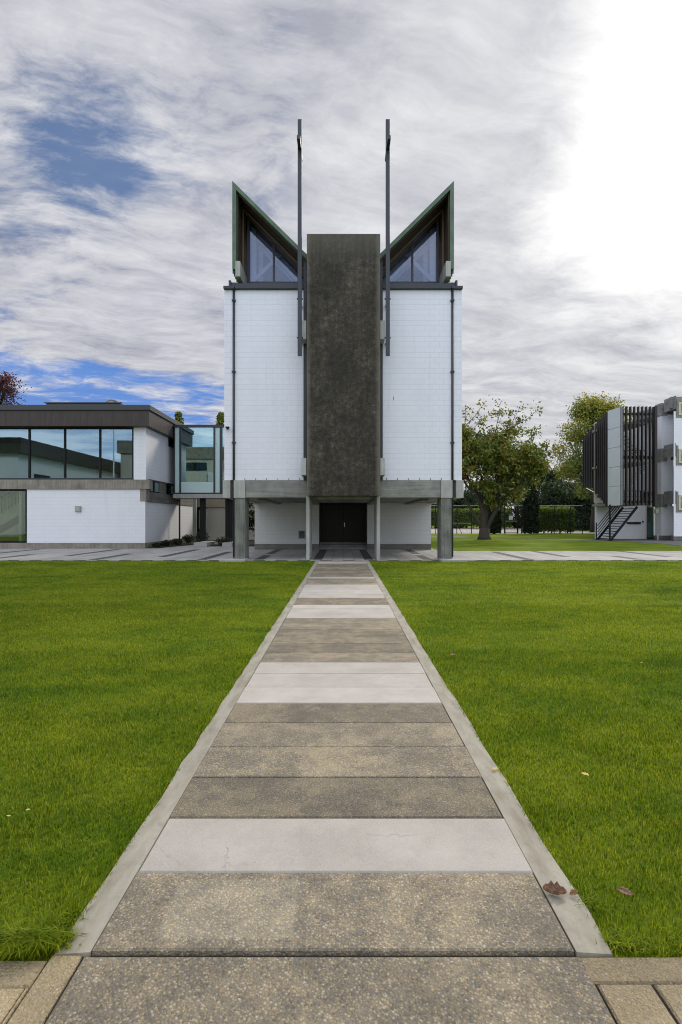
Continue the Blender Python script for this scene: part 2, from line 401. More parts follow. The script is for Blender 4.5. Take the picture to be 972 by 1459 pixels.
# ------------------------------------------------------------------ ground, lawns, paths
def grass_colour(t):
    pos = t.pos()
    a = t.noise(pos, .30, 4, .6); b = t.noise(t.scaled(pos, .8, 1.5, 1), 1.1, 5, .65); c = t.noise(pos, 9, 4, .7)
    f = t.math('ADD', t.math('MULTIPLY', a, .50), t.math('ADD', t.math('MULTIPLY', b, .42), t.math('MULTIPLY', c, .2)))
    return t.ramp(f, [(.36, (.054, .108, .007)), (.49, (.114, .188, .009)), (.62, (.205, .265, .015))])
m, t, p = material('lawn ground')
finish(t, p, t.mix(t.mr(t.noise(t.pos(), 40, 3, .7), .35, .7), t.mix(1.0, grass_colour(t), (.70, .70, .70), 'MULTIPLY'), grass_colour(t)), .95,
       t.noise(t.pos(), 60, 4, .7), .8, .03, .1)
M['lawn'] = m
m, t, p = material('grass blades')
a = t.new('ShaderNodeAttribute', attribute_name='tint', attribute_type='GEOMETRY')
col = t.mix(1.0, grass_colour(t), t.ramp(a.outputs['Fac'], [(0, (.42, .50, .4)), (.5, (1.05, 1.1, 1.0)), (.90, (1.7, 1.5, 1.25)), (.97, (2.3, 1.5, 2.4))]), 'MULTIPLY')
finish(t, p, col, .5); p.inputs['Specular IOR Level'].default_value = .2
tl = t.new('ShaderNodeBsdfTranslucent'); t.l.new(t.mix(1.0, col, (1.4, 1.35, .7), 'MULTIPLY'), tl.inputs[0])
mx = t.new('ShaderNodeMixShader'); mx.inputs[0].default_value = .38
t.l.new(p.outputs[0], mx.inputs[1]); t.l.new(tl.outputs[0], mx.inputs[2]); t.l.new(mx.outputs[0], t.n['Material Output'].inputs[0])
M['grass'] = m

g = MB(); g.box(-900, 900, -300, 1800, -.6, -.03); structure(g.build('ground', 'lawn'))

PL, PR = -.934, .862         # edges of the path slabs
KL, KR = -1.062, 1.003       # outer edges of the kerb strips
Y0, PITCH = 1.951, .4395
LAWN_END = 20.65

# paving materials
def aggregate(name, stops, dirt, sc_=95):
    m, t, p = material(name)
    pos = t.pos(); flat = t.scaled(pos, 1, 1, 1)
    jit = t.vmath('ADD', flat, t.vmath('SCALE', t.vmath('SUBTRACT', t.noise(flat, 60, 2, .5, 0, True), (.5, .5, .5)), scale=.008))
    v = t.new('ShaderNodeTexVoronoi'); t.l.new(jit, v.inputs['Vector']); v.inputs['Scale'].default_value = sc_; v.inputs['Randomness'].default_value = 1
    v2 = t.new('ShaderNodeTexVoronoi'); t.l.new(jit, v2.inputs['Vector']); v2.inputs['Scale'].default_value = sc_ * 2.3
    peb = t.ramp(t.sep(v.outputs['Color'])[0], stops, 'CONSTANT')
    small = t.ramp(t.sep(v2.outputs['Color'])[1], stops, 'CONSTANT')
    pick = t.math('GREATER_THAN', t.sep(v.outputs['Color'])[2], .5)
    col = t.mix(pick, peb, small)
    cement = tuple(x * .72 for x in stops[len(stops) // 2][1])
    col = t.mix(t.mr(v.outputs['Distance'], .25, .62, 0, .75), col, cement)
    big = t.noise(flat, 1.6, 6, .65, .4); med = t.noise(flat, 7, 5, .65)
    f = t.math('ADD', t.math('MULTIPLY', big, .6), t.math('MULTIPLY', med, .4))
    a = t.new('ShaderNodeAttribute', attribute_name='tint', attribute_type='GEOMETRY')
    col = t.mix(t.mr(f, .42, .64, 0, dirt), col, (.080, .070, .054))
    col = t.mix(t.mr(f, .52, .34, 0, .48), col, (.38, .31, .185))
    qx, qy, qz = t.sep(t.vmath('ADD', pos, t.vmath('SCALE', t.noise(flat, 18, 3, .6, 0, True), scale=.03)))[:3]
    inside = t.math('MULTIPLY', t.math('MULTIPLY', t.mr(qx, -.715, -.695), t.mr(qx, -.165, -.185)), t.math('MULTIPLY', t.mr(qy, 2.015, 2.03), t.mr(qy, 2.355, 2.34)))
    col = t.mix(t.math('MULTIPLY', inside, .13), col, (.50, .46, .35))      # a paler rectangle where something once lay on the first slab
    g_ = t.mr(a.outputs['Fac'], 0, 1, .74, 1.28); col = t.mix(1.0, col, t.comb(g_, g_, g_), 'MULTIPLY')
    h = t.math('ADD', t.math('MULTIPLY', v.outputs['Distance'], -1.0), t.math('MULTIPLY', med, .4))
    finish(t, p, col, .85, h, .7, .006)
    return m
M['aggregate'] = aggregate('exposed aggregate paving', [(0, (.14, .115, .075)), (.18, (.30, .235, .135)), (.38, (.41, .325, .19)), (.58, (.24, .21, .165)), (.70, (.48, .395, .26)), (.84, (.16, .16, .16)), (.95, (.52, .47, .38))], .62, 104)
M['aggregate_tan'] = aggregate('tan aggregate paving', [(0, (.21, .165, .10)), (.3, (.33, .26, .145)), (.6, (.40, .315, .185)), (.85, (.27, .235, .185)), (.95, (.48, .42, .32))], .30, 105)
m, t, p = material('pale rendered slab')
pos = t.pos(); flat = t.scaled(pos, 1, 1, 1)
a = t.new('ShaderNodeAttribute', attribute_name='tint', attribute_type='GEOMETRY')
n = t.noise(flat, 2.2, 6, .6); s1 = t.noise(flat, 130, 2, .6); s2 = t.noise(flat, 38, 3, .6); s3 = t.noise(flat, 260, 1, .5)
blot = t.noise(flat, 8, 5, .65)
col = t.ramp(n, [(.3, (.36, .325, .285)), (.55, (.45, .412, .368)), (.75, (.52, .478, .43))])
col = t.mix(t.mr(s3, .40, .62, .0, .35), col, (.62, .58, .53)); col = t.mix(t.mr(blot, .52, .72, 0, .35), col, (.33, .29, .265)); col = t.mix(t.mr(s1, .58, .70, 0, .5), col, (.27, .24, .22)); col = t.mix(t.mr(s2, .70, .76, 0, .55), col, (.13, .115, .10))
cr = t.new('ShaderNodeTexVoronoi', feature='DISTANCE_TO_EDGE'); t.l.new(t.vmath('ADD', t.scaled(flat, 1, .55, 1), t.vmath('SCALE', t.noise(flat, 4, 4, .7, 0, True), scale=.12)), cr.inputs['Vector']); cr.inputs['Scale'].default_value = 1.15
col = t.mix(t.math('MULTIPLY', t.mr(cr.outputs[0], .0, .0035, .5, 0), t.mr(t.noise(flat, 1.1, 3), .5, .58)), col, (.20, .17, .15))
g_ = t.mr(a.outputs['Fac'], 0, 1, .86, 1.06); col = t.mix(1.0, col, t.comb(g_, g_, g_), 'MULTIPLY')
finish(t, p, col, .8, t.math('ADD', s1, s2), .25, .004); M['pale_slab'] = m
m, t, p = material('smooth concrete kerb strip')
n = t.noise(t.scaled(t.pos(), 3, .8, 1), 3, 6, .65); n2 = t.noise(t.pos(), 90, 2, .6); n3 = t.noise(t.pos(), 14, 4, .65)
col = t.ramp(n, [(.3, (.22, .195, .145)), (.5, (.32, .295, .235)), (.7, (.40, .375, .31))]); col = t.mix(t.mr(n2, .62, .75, 0, .4), col, (.17, .16, .13))
col = t.mix(t.mr(n3, .56, .70, 0, .45), col, (.20, .185, .15))
finish(t, p, col, .85, n2, .2, .004); M['kerb'] = m
M['joint'] = plain('dirty open joint', (.030, .028, .022), .95, 0, .4, 30)

# slab colours read along the path: A dark aggregate, L pale
order = 'ALAAAALLLAAAAAALLLAALLLLLAAALAAAAAAAAAALLA'
def slab(mb, x0, x1, y0, y1, z1, tint, mi, r=.006):
    b = len(mb.v); zt = z1
    mb.v += [(x0, y0, zt - .05), (x1, y0, zt - .05), (x1, y1, zt - .05), (x0, y1, zt - .05),
             (x0, y0, zt - r), (x1, y0, zt - r), (x1, y1, zt - r), (x0, y1, zt - r),
             (x0 + r, y0 + r, zt), (x1 - r, y0 + r, zt), (x1 - r, y1 - r, zt), (x0 + r, y1 - r, zt)]
    for q in ((0, 1, 5, 4), (1, 2, 6, 5), (2, 3, 7, 6), (3, 0, 4, 7), (4, 5, 9, 8), (5, 6, 10, 9), (6, 7, 11, 10), (7, 4, 8, 11), (8, 9, 10, 11)):
        mb.f.append(tuple(b + i for i in q)); mb.mi.append(mi); mb.tint.append(tint)
def build_tinted(mb, name, mats):
    o = mb.build(name, mats)
    a = o.data.attributes.new('tint', 'FLOAT', 'FACE'); a.data.foreach_set('value', mb.tint)
    return structure(o)
mb = MB(); mb.tint = []
gaps = {0: .013, 1: .008, 2: .012}
for k, c in enumerate(order):
    y0 = Y0 + PITCH * k; y1 = y0 + PITCH
    g0 = gaps.get(k, .011) / 2; g1 = gaps.get(k + 1, .011) / 2
    tint = rng.choice((.12, .3, .45, .6, .75)) + rng.uniform(-.08, .08) if c == 'A' else rng.uniform(.2, 1.0)
    if k == 0: tint = .8
    slab(mb, PL + rng.uniform(-.004, .004), PR + rng.uniform(-.004, .004), y0 + g0, y1 - g1, rng.uniform(-.003, .002), tint, 0 if c == 'A' else 1)
for k in (1, 2):
    y0 = Y0 - PITCH * k * 1.6
    slab(mb, PL - .02, PR + .01, y0 + .004, y0 + PITCH * 1.6 - .012, -.008, .55, 0)
build_tinted(mb, 'path', ['aggregate', 'pale_slab'])
# joint bed below the slabs
g = MB(); g.box(KL + .01, KR - .01, 1.9, LAWN_END, -.029, -.022); structure(g.build('path_bed', 'joint'))
# kerb strips beside the path (their outer edge worn and uneven)
for nm, xa, xb in (('kerb', PL - .004, KL), ('kerb', PR + .004, KR)):
    g = MB(); ys = np.arange(Y0 + .0, LAWN_END + .2, .22)
    prev = None
    for y in ys:
        e = xb + rng.uniform(-.010, .010)
        b = len(g.v); g.v += [(xa, y, -.05), (xa, y, -.004), (e, y, -.004 - .008), (e, y, -.06)]
        if prev is not None:
            for q in ((0, 1), (1, 2), (2, 3)):
                g.f.append((prev + q[0], prev + q[1], b + q[1], b + q[0])); g.mi.append(0)
        else: g.f.append((b, b + 1, b + 2, b + 3)); g.mi.append(0)
        prev = b
    structure(g.build(nm, 'kerb'))
# cross walk at the camera's feet
mb = MB(); mb.tint = []
for x0 in np.arange(1.075, 6, .2): slab(mb, x0 + .006, x0 + .194, .2, 1.83, -.012, rng.uniform(.6, 1.0), 0)
slab(mb, .875 + .008, 1.075 - .006, .2, 1.83, -.012, .6, 0)
slab(mb, .862, 6, 1.835, 1.945, -.014, .30, 0)
for x0 in np.arange(-6, -1.085, .545): slab(mb, x0 + .005, min(x0 + .54, -1.085), .2, 1.815, -.012, rng.uniform(.85, 1.1), 0)
slab(mb, -1.078, -.965, .2, 1.95, -.011, .75, 0)
slab(mb, -6, -1.085, 1.82, 1.93, -.014, .75, 0)
build_tinted(mb, 'footpath', ['aggregate_tan', 'aggregate'])
g = MB(); g.box(-6, 6, -.6, 1.9, -.029, -.024); structure(g.build('footpath_bed', 'joint'))

# forecourt paving in front of the buildings
m, t, p = material('pale concrete forecourt paving')
pos = t.pos(); px_, py_, pz_ = t.sep(pos)[:3]
b = t.new('ShaderNodeTexBrick'); t.l.new(t.comb(py_, px_), b.inputs['Vector']); b.inputs['Scale'].default_value = 1
b.inputs['Brick Width'].default_value = 1.8; b.inputs['Row Height'].default_value = .44; b.inputs['Mortar Size'].default_value = .008; b.inputs['Mortar Smooth'].default_value = .1
b.inputs['Color1'].default_value = (.40, .38, .36, 1); b.inputs['Color2'].default_value = (.27, .26, .25, 1); b.inputs['Mortar'].default_value = (.09, .085, .08, 1); b.inputs['Bias'].default_value = -.25
n = t.noise(pos, 1.5, 5, .6)
col = t.mix(t.mr(n, .45, .75, 0, .5), b.outputs['Color'], (.19, .185, .175))
finish(t, p, col, .85, t.noise(pos, 40, 3), .15, .005); M['forecourt'] = m
M['band'] = plain('dark grey paving band', (.062, .063, .066), .8, 0, .3, 4)
g = MB()
g.box(-40, 4.9, 20.7, 29.2, -.1, 0); g.box(4.9, 40, 20.7, 26.6, -.1, 0); g.box(-10.9, -4.4, 29.2, 42, -.1, -.002); g.box(-4.7, 4.7, 29.2, 36, -.1, 0)
structure(g.build('pavement', 'forecourt'))
g = MB()
def band(x, ya, yb): g.box(x - .185, x + .185, ya, yb, .001, .004)
for s in (-1, 1):
    band(1.02 * s, 20.9, 27.8); band(3.36 * s, 20.9, 23.4); band(3.40 * s, 24.4, 27.8)
for x, ya, yb in ((7.4, 20.8, 26), (9.55, 22.5, 26.55), (11.8, 21, 23), (13.9, 22.5, 26.55), (16, 20.8, 24), (18.2, 22, 26.5),
                  (-5.6, 20.8, 26), (-7.75, 22.4, 28), (-9.9, 20.8, 24.5), (-12.05, 23, 28.6), (-14.2, 21, 24), (-16.3, 23, 28.6), (-18.5, 21, 25.5), (-20.6, 23, 28.5)): band(x, ya, yb)
structure(g.build('pavement_band', 'band'))
# path leading to the residence on the right
g = MB(); g.prism([(18.4, 27.0), (45, 24.0), (45, 40.5), (24.5, 40.5), (23.6, 42.6), (17.6, 42.6), (15.0, 43.6), (15.0, 42.4), (18.6, 40.6), (20.6, 38.2), (21.2, 35.0), (20.4, 31.0)], 'z', -.03, -.012)
structure(g.build('asphalt_path', 'asphalt'))
g = MB(); g.box(9, 33, 60.2, 92, -.04, -.015); structure(g.build('court', 'court'))
g = MB(); g.box(7.0, 11.4, 46.5, 49.5, -.04, -.012); structure(g.build('side_path', 'asphalt'))

# the lawn blades
def blades():
    pts = []
    def region(x0, x1, y0, y1, dens):
        n = int((x1 - x0) * (y1 - y0) * dens)
        return np.column_stack([nrg.uniform(x0, x1, n), nrg.uniform(y0, y1, n)])
    for side in (-1, 1):
        for ya, yb, dens in ((1.94, 3.0, 11500), (3.0, 4.4, 8500), (4.4, 6.5, 5200), (6.5, 10, 2600), (10, 15, 1200), (15, LAWN_END, 700)):
            xm = yb * .72 + 1.6
            k = abs(KL) if side < 0 else KR
            P_ = region(k - .012, xm, ya, yb, dens)
            k2 = np.sin(P_[:, 1] * 9.0 + side) * .012 + np.sin(P_[:, 1] * 23.0) * .009 + np.sin(P_[:, 1] * 3.1 + 2 * side) * .014 + np.sin(P_[:, 1] * 61) * .005 - .012
            keep = P_[:, 0] > k - .012 + k2; P_ = P_[keep]
            P_[:, 0] *= side
            pts.append(P_)
    P_ = np.concatenate(pts); n = len(P_)
    y = P_[:, 1]; x = P_[:, 0]
    edge = np.where(x < 0, -x - abs(KL), x - KR)
    far = np.clip((y - 2) / 18, 0, 1)
    clump = np.sin(x * 7.1 + 1.3 * np.sin(y * 5.3)) * np.sin(y * 6.3 + x * 2.1)
    L = nrg.uniform(.016, .036, n) * (1 + .3 * clump) * (1 - .15 * far)
    near_edge = edge < .10
    L = np.where(near_edge & (nrg.random(n) < .35), L * nrg.uniform(1.0, 1.6, n), L)
    front = (y < 2.10); L = np.where(front & (nrg.random(n) < .5), L * nrg.uniform(1.1, 1.9, n), L)
    wd = nrg.uniform(.0012, .0024, n) * (1 + 4.0 * far)
    ang = nrg.uniform(0, 2 * np.pi, n)
    lean = nrg.uniform(.15, .85, n)
    dxn, dyn = np.cos(ang), np.sin(ang)
    out = np.where(x < 0, 1.0, -1.0)
    dxn = np.where(near_edge, dxn * .5 + out * .5, dxn)
    dyn = np.where(front, dyn * .5 - .6, dyn)
    base = np.column_stack([x, y, np.full(n, -.03)])
    dirh = np.column_stack([dxn, dyn, np.zeros(n)])
    side = np.column_stack([-np.sin(ang), np.cos(ang), np.zeros(n)]) * wd[:, None]
    return base, dirh, side, L, lean, n
def blade_mesh(name, base, dirh, side, L, lean, tint):
    n = len(L); up = np.array([0, 0, 1.0])
    m1 = base + up * (L * .55)[:, None] + dirh * (L * .22 * lean)[:, None]
    m2 = base + up * (L * (1.0 - .30 * lean))[:, None] + dirh * (L * .85 * lean)[:, None]
    V = np.empty((n, 5, 3)); V[:, 0] = base - side; V[:, 1] = base + side; V[:, 2] = m1 + side * .8; V[:, 3] = m2; V[:, 4] = m1 - side * .8
    me = bpy.data.meshes.new(name)
    me.vertices.add(n * 5); me.vertices.foreach_set('co', V.reshape(-1).astype(np.float32))
    idx = np.array([0, 1, 2, 4, 4, 2, 3]); li = (np.arange(n)[:, None] * 5 + idx).reshape(-1)
    me.loops.add(n * 7); me.loops.foreach_set('vertex_index', li.astype(np.int32))
    ls = (np.arange(n)[:, None] * 7 + np.array([0, 4])).reshape(-1)
    me.polygons.add(n * 2); me.polygons.foreach_set('loop_start', ls.astype(np.int32))
    me.update(calc_edges=True)
    a = me.attributes.new('tint', 'FLOAT', 'FACE'); a.data.foreach_set('value', np.repeat(tint, 2).astype(np.float32))
    me.materials.append(M['grass']); o = bpy.data.objects.new(name, me); C.objects.link(o); return o
base, dirh, side, L, lean, n = blades()
stuff(blade_mesh('lawn_grass', base, dirh, side, L, lean, nrg.random(n)))
# long tufts spilling over the kerb at the near corners
tufts = []
for (cx_, cy_, k, spread, ln) in ((-1.10, 2.00, 420, .035, .070), (-1.19, 1.975, 700, .045, .105), (-1.30, 1.97, 700, .06, .110), (-1.42, 1.975, 500, .06, .085), (-1.105, 2.13, 160, .03, .04), (1.05, 2.00, 160, .03, .045), (1.12, 1.985, 240, .05, .035), (1.3, 1.985, 240, .08, .030), (1.045, 2.2, 80, .03, .04)):
    for _ in range(k):
        a_ = rng.gauss(-math.pi / 2, .75) if cx_ < 0 else rng.uniform(0, 6.28)
        if cx_ < 0: a_ += .35
        tufts.append((cx_ + rng.gauss(0, spread), cy_ + rng.uniform(-.02, .05), a_, ln * rng.uniform(.6, 1.2)))
tf = np.array(tufts); n = len(tf)
base = np.column_stack([tf[:, 0], tf[:, 1], np.full(n, -.03)]); dirh = np.column_stack([np.cos(tf[:, 2]), np.sin(tf[:, 2]), np.zeros(n)])
side = np.column_stack([-np.sin(tf[:, 2]), np.cos(tf[:, 2]), np.zeros(n)]) * nrg.uniform(.0018, .003, n)[:, None]
stuff(blade_mesh('overhanging_grass', base, dirh, side, tf[:, 3], nrg.uniform(.6, 1.3, n), .25 + nrg.random(n) * .7))

# ------------------------------------------------------------------ the chapel
YB, YW, YG, YP = 20.70, 20.78, 21.95, 20.15      # beam face, white wall face, gable glass, pylon face
YL, YE = 27.9, 35.0
ch = thing('chapel', 'tall white chapel with dark concrete pylon, winged gables and concrete legs', 'chapel', (0, YB, 0))
CX = 4.69
zb0, zb1 = Z(709.5, YB), Z(684, YB)                 # beam
zw1 = Z(413, YW)
def mir(fn):
    for s in (-1, 1): fn(s)
for s in (-1, 1):
    o = MB().box(s * X(436, YW), s * X(334.6, YW), YW, YW + .25, zb1 + .002, zw1).build('front_wall', 'white_block', ch)
    o = MB().box(s * X(331.5, YW), s * -CX, YW, YE, zb1 + .002, zw1).build('side_wall', 'white_block', ch)
    MB().box(s * (X(334.6, YW) - .003), s * (X(331.5, YW) + .003), YW + .14, YW + .3, zb1, zw1 - .05).build('wall_recess', 'steel', ch)
    # beam: end block, pilaster, long recessed beam
    MB().box(s * X(317.3, YB), s * X(327.8, YB), YB, YE, zb0, zb1).build('beam_end', 'concrete_pale', ch, .012)
    MB().box(s * X(333, YB), s * X(349.3, YB), YB, YB + .9, zb0, zb1 - .002).build('pilaster', 'concrete_pale', ch, .012)
    MB().box(s * (X(349.3, YB) + .002), s * X(437.5, YB), YB + .07, YB + .75, zb0 + .02, zb1 - .004).build('beam', 'concrete', ch, .01)
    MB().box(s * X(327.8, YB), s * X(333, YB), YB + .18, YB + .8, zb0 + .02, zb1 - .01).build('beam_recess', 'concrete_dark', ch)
    # legs
    g = MB().box(s * X(332.6, YB), s * X(348.8, YB), YB + .03, YB + .93, 0, zb0 - .002)
    g.build('leg', 'concrete_boards', ch, .015)
    MB().box(s * X(436.3, YB), s * X(441, YB), YB + .02, YB + 1.75, 0, zb0 + .10).build('fin_leg', 'concrete_pale', ch, .01)
    g = MB().prism([(s * X(314, 20.4), 20.15), (s * X(350, 20.4), 20.22), (s * X(352, 20.6), 20.9), (s * X(316, 20.6), 20.9)], 'z', -.04, .05)
    g.build('footing', 'concrete_pale', ch, .01)
    # small nibs of steel along the foot of the wall
    for px in (349, 364.5, 380, 396, 411.5, 427): MB().box(s * (X(px, YW) - .008), s * (X(px, YW) + .008), YW - .012, YW + .01, zb1 + .003, zb1 + .085).build('wall_pin', 'black', ch)
    # downpipe with brackets
    px_ = X(333, YB)
    g = MB().tube([(s * px_, YW - .03, .12 if s < 0 else .1), (s * px_, YW - .03, zw1 - .05)], [.042, .042], 10)
    g.tube([(s * px_, YW - .03, zw1 - .06), (s * px_, YW + .1, zw1 + .10)], [.06, .06], 8)
    dp = g.build('downpipe', 'pipe', ch, 0, True)
    for z in (4.6, 7.4, 10.2): MB().box(s * px_ - .075, s * px_ + .075, YW - .09, YW + .02, z, z + .05).build('bracket', 'pipe', dp)
    # gutter and corner flashings at the wall head
    zt = Z(404, YB)
    MB().box(s * X(335, YB), s * X(433, YB), YB - .04, YB + .4, zw1 + .003, zt).build('gutter', 'steel', ch, .012)
    g = MB().box(s * X(318.6, YB), s * X(334.5, YB), YB - .05, YE, zw1 + .004, zw1 + .11)
    g.box(s * X(326, YB), s * X(329, YB), YB - .02, YB + .25, zw1 + .11, zw1 + .34); g.box(s * X(329.4, YB), s * X(338, YB), YB + .02, YB + .35, zw1 + .112, zw1 + .27)
    g.build('roof_flashing', 'steel', ch, .008)
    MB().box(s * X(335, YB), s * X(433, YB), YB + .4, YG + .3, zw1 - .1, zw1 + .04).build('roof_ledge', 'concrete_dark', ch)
    # sloping concrete corbel under the eaves corner
    g = MB().box(s * X(337, YB), s * X(344, YB), YB - .22, YG + .25, Z(397.5, YB), Z(372, YB - .2))
    g.build('corbel', 'concrete_pale', ch, .012)
    # ---- roof wing
    YR = 20.5
    xo, xi = X(331, YR), -.25
    zt_, zf = Z(257.5, YR), Z(383, YR)
    slope = (Z(362, YR) - zt_) / (X(437, YR) - xo)
    def top(x): return zt_ + slope * (x - xo)
    th, tw = .26, .15
    # roof sheet: outer skin (sloping top + vertical side) with green edge
    poly_edge = [(xo, zt_), (xi, top(xi)), (xi, top(xi) - .20), (xo + tw, top(xo + tw) - .20), (xo + tw, zf), (xo, zf)]
    MB().prism([(s * a_, b_) for a_, b_ in poly_edge], 'y', YR, YR + .14).build('roof_edge', 'green_copper', ch)
    rf = MB().prism([(s * a_, b_) for a_, b_ in [(xo + .005, zt_ - .004), (xi, top(xi) - .004), (xi, top(xi) - .17), (xo + tw - .01, top(xo + tw) - .17), (xo + tw - .01, zf + .003), (xo + .005, zf + .003)]], 'y', YR + .14, YE).build('roof', 'roof_metal', ch)
    g = MB()
    for y in np.arange(YR + .22, YE, .24):
        g.box(s * (xo - .035), s * (xo + .01), y, y + .045, zf - .07, zt_ - .05)
        g.box(s * (xo + .012), s * (xo + .13), y, y + .10, zf - .055, zf + .02)
    g.build('roof_seam', 'roof_metal', rf)
    in_o, in_s = .15, .20
    # soffit boards (dark) inside the edge
    lin = lambda d0, d1: [(xo + tw + d0, top(xo + tw + d0) - .20 - d0), (xi, top(xi) - .20 - d0), (xi, top(xi) - .20 - d1), (xo + tw + d1, top(xo + tw + d1) - .20 - d1), (xo + tw + d1, zf + .01), (xo + tw + d0, zf + .01)]
    MB().prism([(s * a_, b_) for a_, b_ in lin(.003, .05)], 'y', YR + .145, YG - .42).build('soffit', 'soffit', ch)
    MB().prism([(s * a_, b_) for a_, b_ in lin(.003, .11)], 'y', YG - .415, YE).build('soffit_lining', 'timber', ch)
    # window: timber surround, steel frame, glass in three panes
    yw = YG
    wx0, wx1 = X(346.5, yw), X(433, yw)
    wz0 = Z(402, yw)
    tz = lambda x: Z(296, yw) + (Z(393, yw) - Z(296, yw)) / (X(433, yw) - wx0) * (x - wx0)
    wz_top = tz(wx0)
    win = MB()
    win.box(s * (wx0 - .11), s * (wx0 - .022), yw - .14, yw + .05, wz0 - .7, wz_top + .05)
    win.bar((s * (wx0 - .08), yw - .05, wz_top + .11), (s * (wx1 + .2), yw - .05, tz(wx1) - .10), .14, .10, 0, (0, 0, 1))
    w_ = win.build('gable_window', 'timber', ch)
    fr = MB()
    fr.box(s * (wx0 - .02), s * (wx1 + .1), yw - .06, yw + .06, wz0 - .12, wz0)
    fr.bar((s * wx0, yw, wz_top), (s * wx1, yw, tz(wx1)), .07, .07)
    for px, wd in ((354.5, .11), (390.5, .085)):
        x = X(px, yw); fr.box(s * x - wd / 2, s * x + wd / 2, yw - .05, yw + .05, wz0, tz(x))
    x = wx0; fr.box(s * x - .03, s * x + .03, yw - .05, yw + .05, wz0, tz(x))
    fr.build('frame', 'steel', w_)
    for a0, a1 in ((wx0 + .03, X(354.5, yw) - .055), (X(354.5, yw) + .055, X(390.5, yw) - .045), (X(390.5, yw) + .045, wx1)):
        MB().prism([(s * a0, wz0), (s * a1, wz0), (s * a1, tz(a1)), (s * a0, tz(a0))], 'y', yw - .012, yw + .012).build('pane', 'glass_chapel', w_)
    MB().box(s * (wx0 - .3), s * -1.4, yw - .10, yw + .12, zw1 - .1, wz0 - .12).build('window_sill', 'black', ch)
    # pale trusses inside
    for yy in (22.9, 26.0, 29.5, 33):
        g = MB()
        g.bar((s * (xo + .75), yy, top(xo + .75) - .55), (s * -1.0, yy, top(-1.0) - .55), .16, .34); g.bar((s * (xo + .75), yy, 10.9), (s * (xo + .75), yy, top(xo + .75) - .6), .18, .18)
        g.bar((s * (xo + .6), yy, 11.2), (s * -2.0, yy, top(-2.0) - .6), .12, .22)
        g.build('truss', 'truss', ch)
    yt = yw + .45
    MB().bar((s * X(360, yt), yt, Z(402, yt)), (s * X(411, yt), yt, Z(352, yt)), .10, .15).build('brace', 'truss', ch)
    MB().bar((s * X(362, yt), yt + .02, Z(405, yt)), (s * X(362, yt), yt + .02, Z(322, yt)), .20, .12).build('inner_post', 'truss', ch)
    MB().bar((s * X(358, yt), yt + .18, Z(322, yt)), (s * X(432, yt), yt + .18, Z(404, yt)), .12, .30).build('inner_rafter', 'truss', ch)
    # slot windows beside the pylon and their concrete blocks
    MB().box(s * X(432.8, YW), s * X(437, YW), YW - .10, YW + .1, zb1, Z(372, YW)).build('slot_window', 'steel', ch)
    for ya, yb in ((456.5, 483), (652.5, 677)):
        y_ = YW - .28
        g = MB().prism([(YP + .05, Z(yb, YP + .05)), (YP + .05, Z(ya, YP + .05)), (YW - .10, Z(ya, YP + .05)), (YW - .10, Z(yb, YP + .05) - .02)], 'x', s * X(429.5, YP + .05), s * X(436.6, YP + .05))
        g.build('block_bracket', 'concrete_pale', ch, .01)
MB().box(X(437.2, YP), X(542, YP), YP, YP + .55, Z(706.5, YP), Z(333, YP)).build('pylon', 'pylon', ch, .015)
MB().box(X(440, YP), X(539, YP), YP + .55, YW + .3, 3.2, 11.9).build('pylon_spine', 'steel', ch)
MB().box(-CX, CX, YE - .3, YE, zb1, zw1 + .3).build('back_wall', 'white_block', ch)
MB().box(-CX + .02, CX - .02, YB + .82, YL + .6, zb0 + .03, zb0 + .25).build('porch_ceiling', 'concrete', ch)
g = MB()
for x in (-3.4, -1.4, 1.4, 3.4): g.box(x - .12, x + .12, YB + .95, YL - .01, zb0 - .06, zb0 + .03)
g.build('ceiling_beam', 'concrete', ch)
MB().box(-CX + .3, CX - .3, YB + 1, YE - .3, zb0 + .26, zb1 - .05).build('floor_slab', 'concrete', ch)
MB().box(X(452, YB), X(527, YB), YB + .1, YB + .7, zb0 - .03, zb0 + .30).build('entrance_lintel', 'concrete', ch, .01)
# lobby under the porch
xl0, xl1 = X(363, YL), X(454.5, YL); xr0, xr1 = X(523.5, YL), X(614.3, YL)
zpl = .30
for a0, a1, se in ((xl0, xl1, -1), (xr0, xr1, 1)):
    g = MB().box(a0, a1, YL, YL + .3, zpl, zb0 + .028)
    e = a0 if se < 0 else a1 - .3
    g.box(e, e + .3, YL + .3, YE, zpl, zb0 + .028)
    g.build('lobby_wall', 'lobby_block_shaded', ch)
    g = MB().box(a0 - .01 if se > 0 else a0 + .0, a1 - .0, YL - .03, YL + .3, 0, zpl - .002); g.box(e, e + .3, YL + .3, YE, 0, zpl - .002)
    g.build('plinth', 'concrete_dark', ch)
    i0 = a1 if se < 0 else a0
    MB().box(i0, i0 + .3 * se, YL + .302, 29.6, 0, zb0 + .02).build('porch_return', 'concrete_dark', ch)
vg = MB(); x0, x1 = X(425.5, YL), X(434.8, YL); vg.box(x0, x1, YL - .03, YL + .01, Z(767.5, YL), Z(756, YL)); v_ = vg.build('vent_grille', 'stone_grey', ch)
g = MB()
for i in range(7): z = Z(766.5, YL) + i * .056; g.box(x0 + .03, x1 - .03, YL - .042, YL - .031, z, z + .03)
g.build('louvre_blade', 'black', v_)
YD = 29.4
g = MB()
for i in range(3): g.box(X(454.5, YL) + .004, X(523.5, YL) - .004, YL + .15 + i * .4, YD + .3, i * .115, (i + 1) * .115 - .001)
g.build('entrance_step', 'concrete', ch, .008)
zd0, zd1 = .35, 2.44
xm = X(489.7, YD)
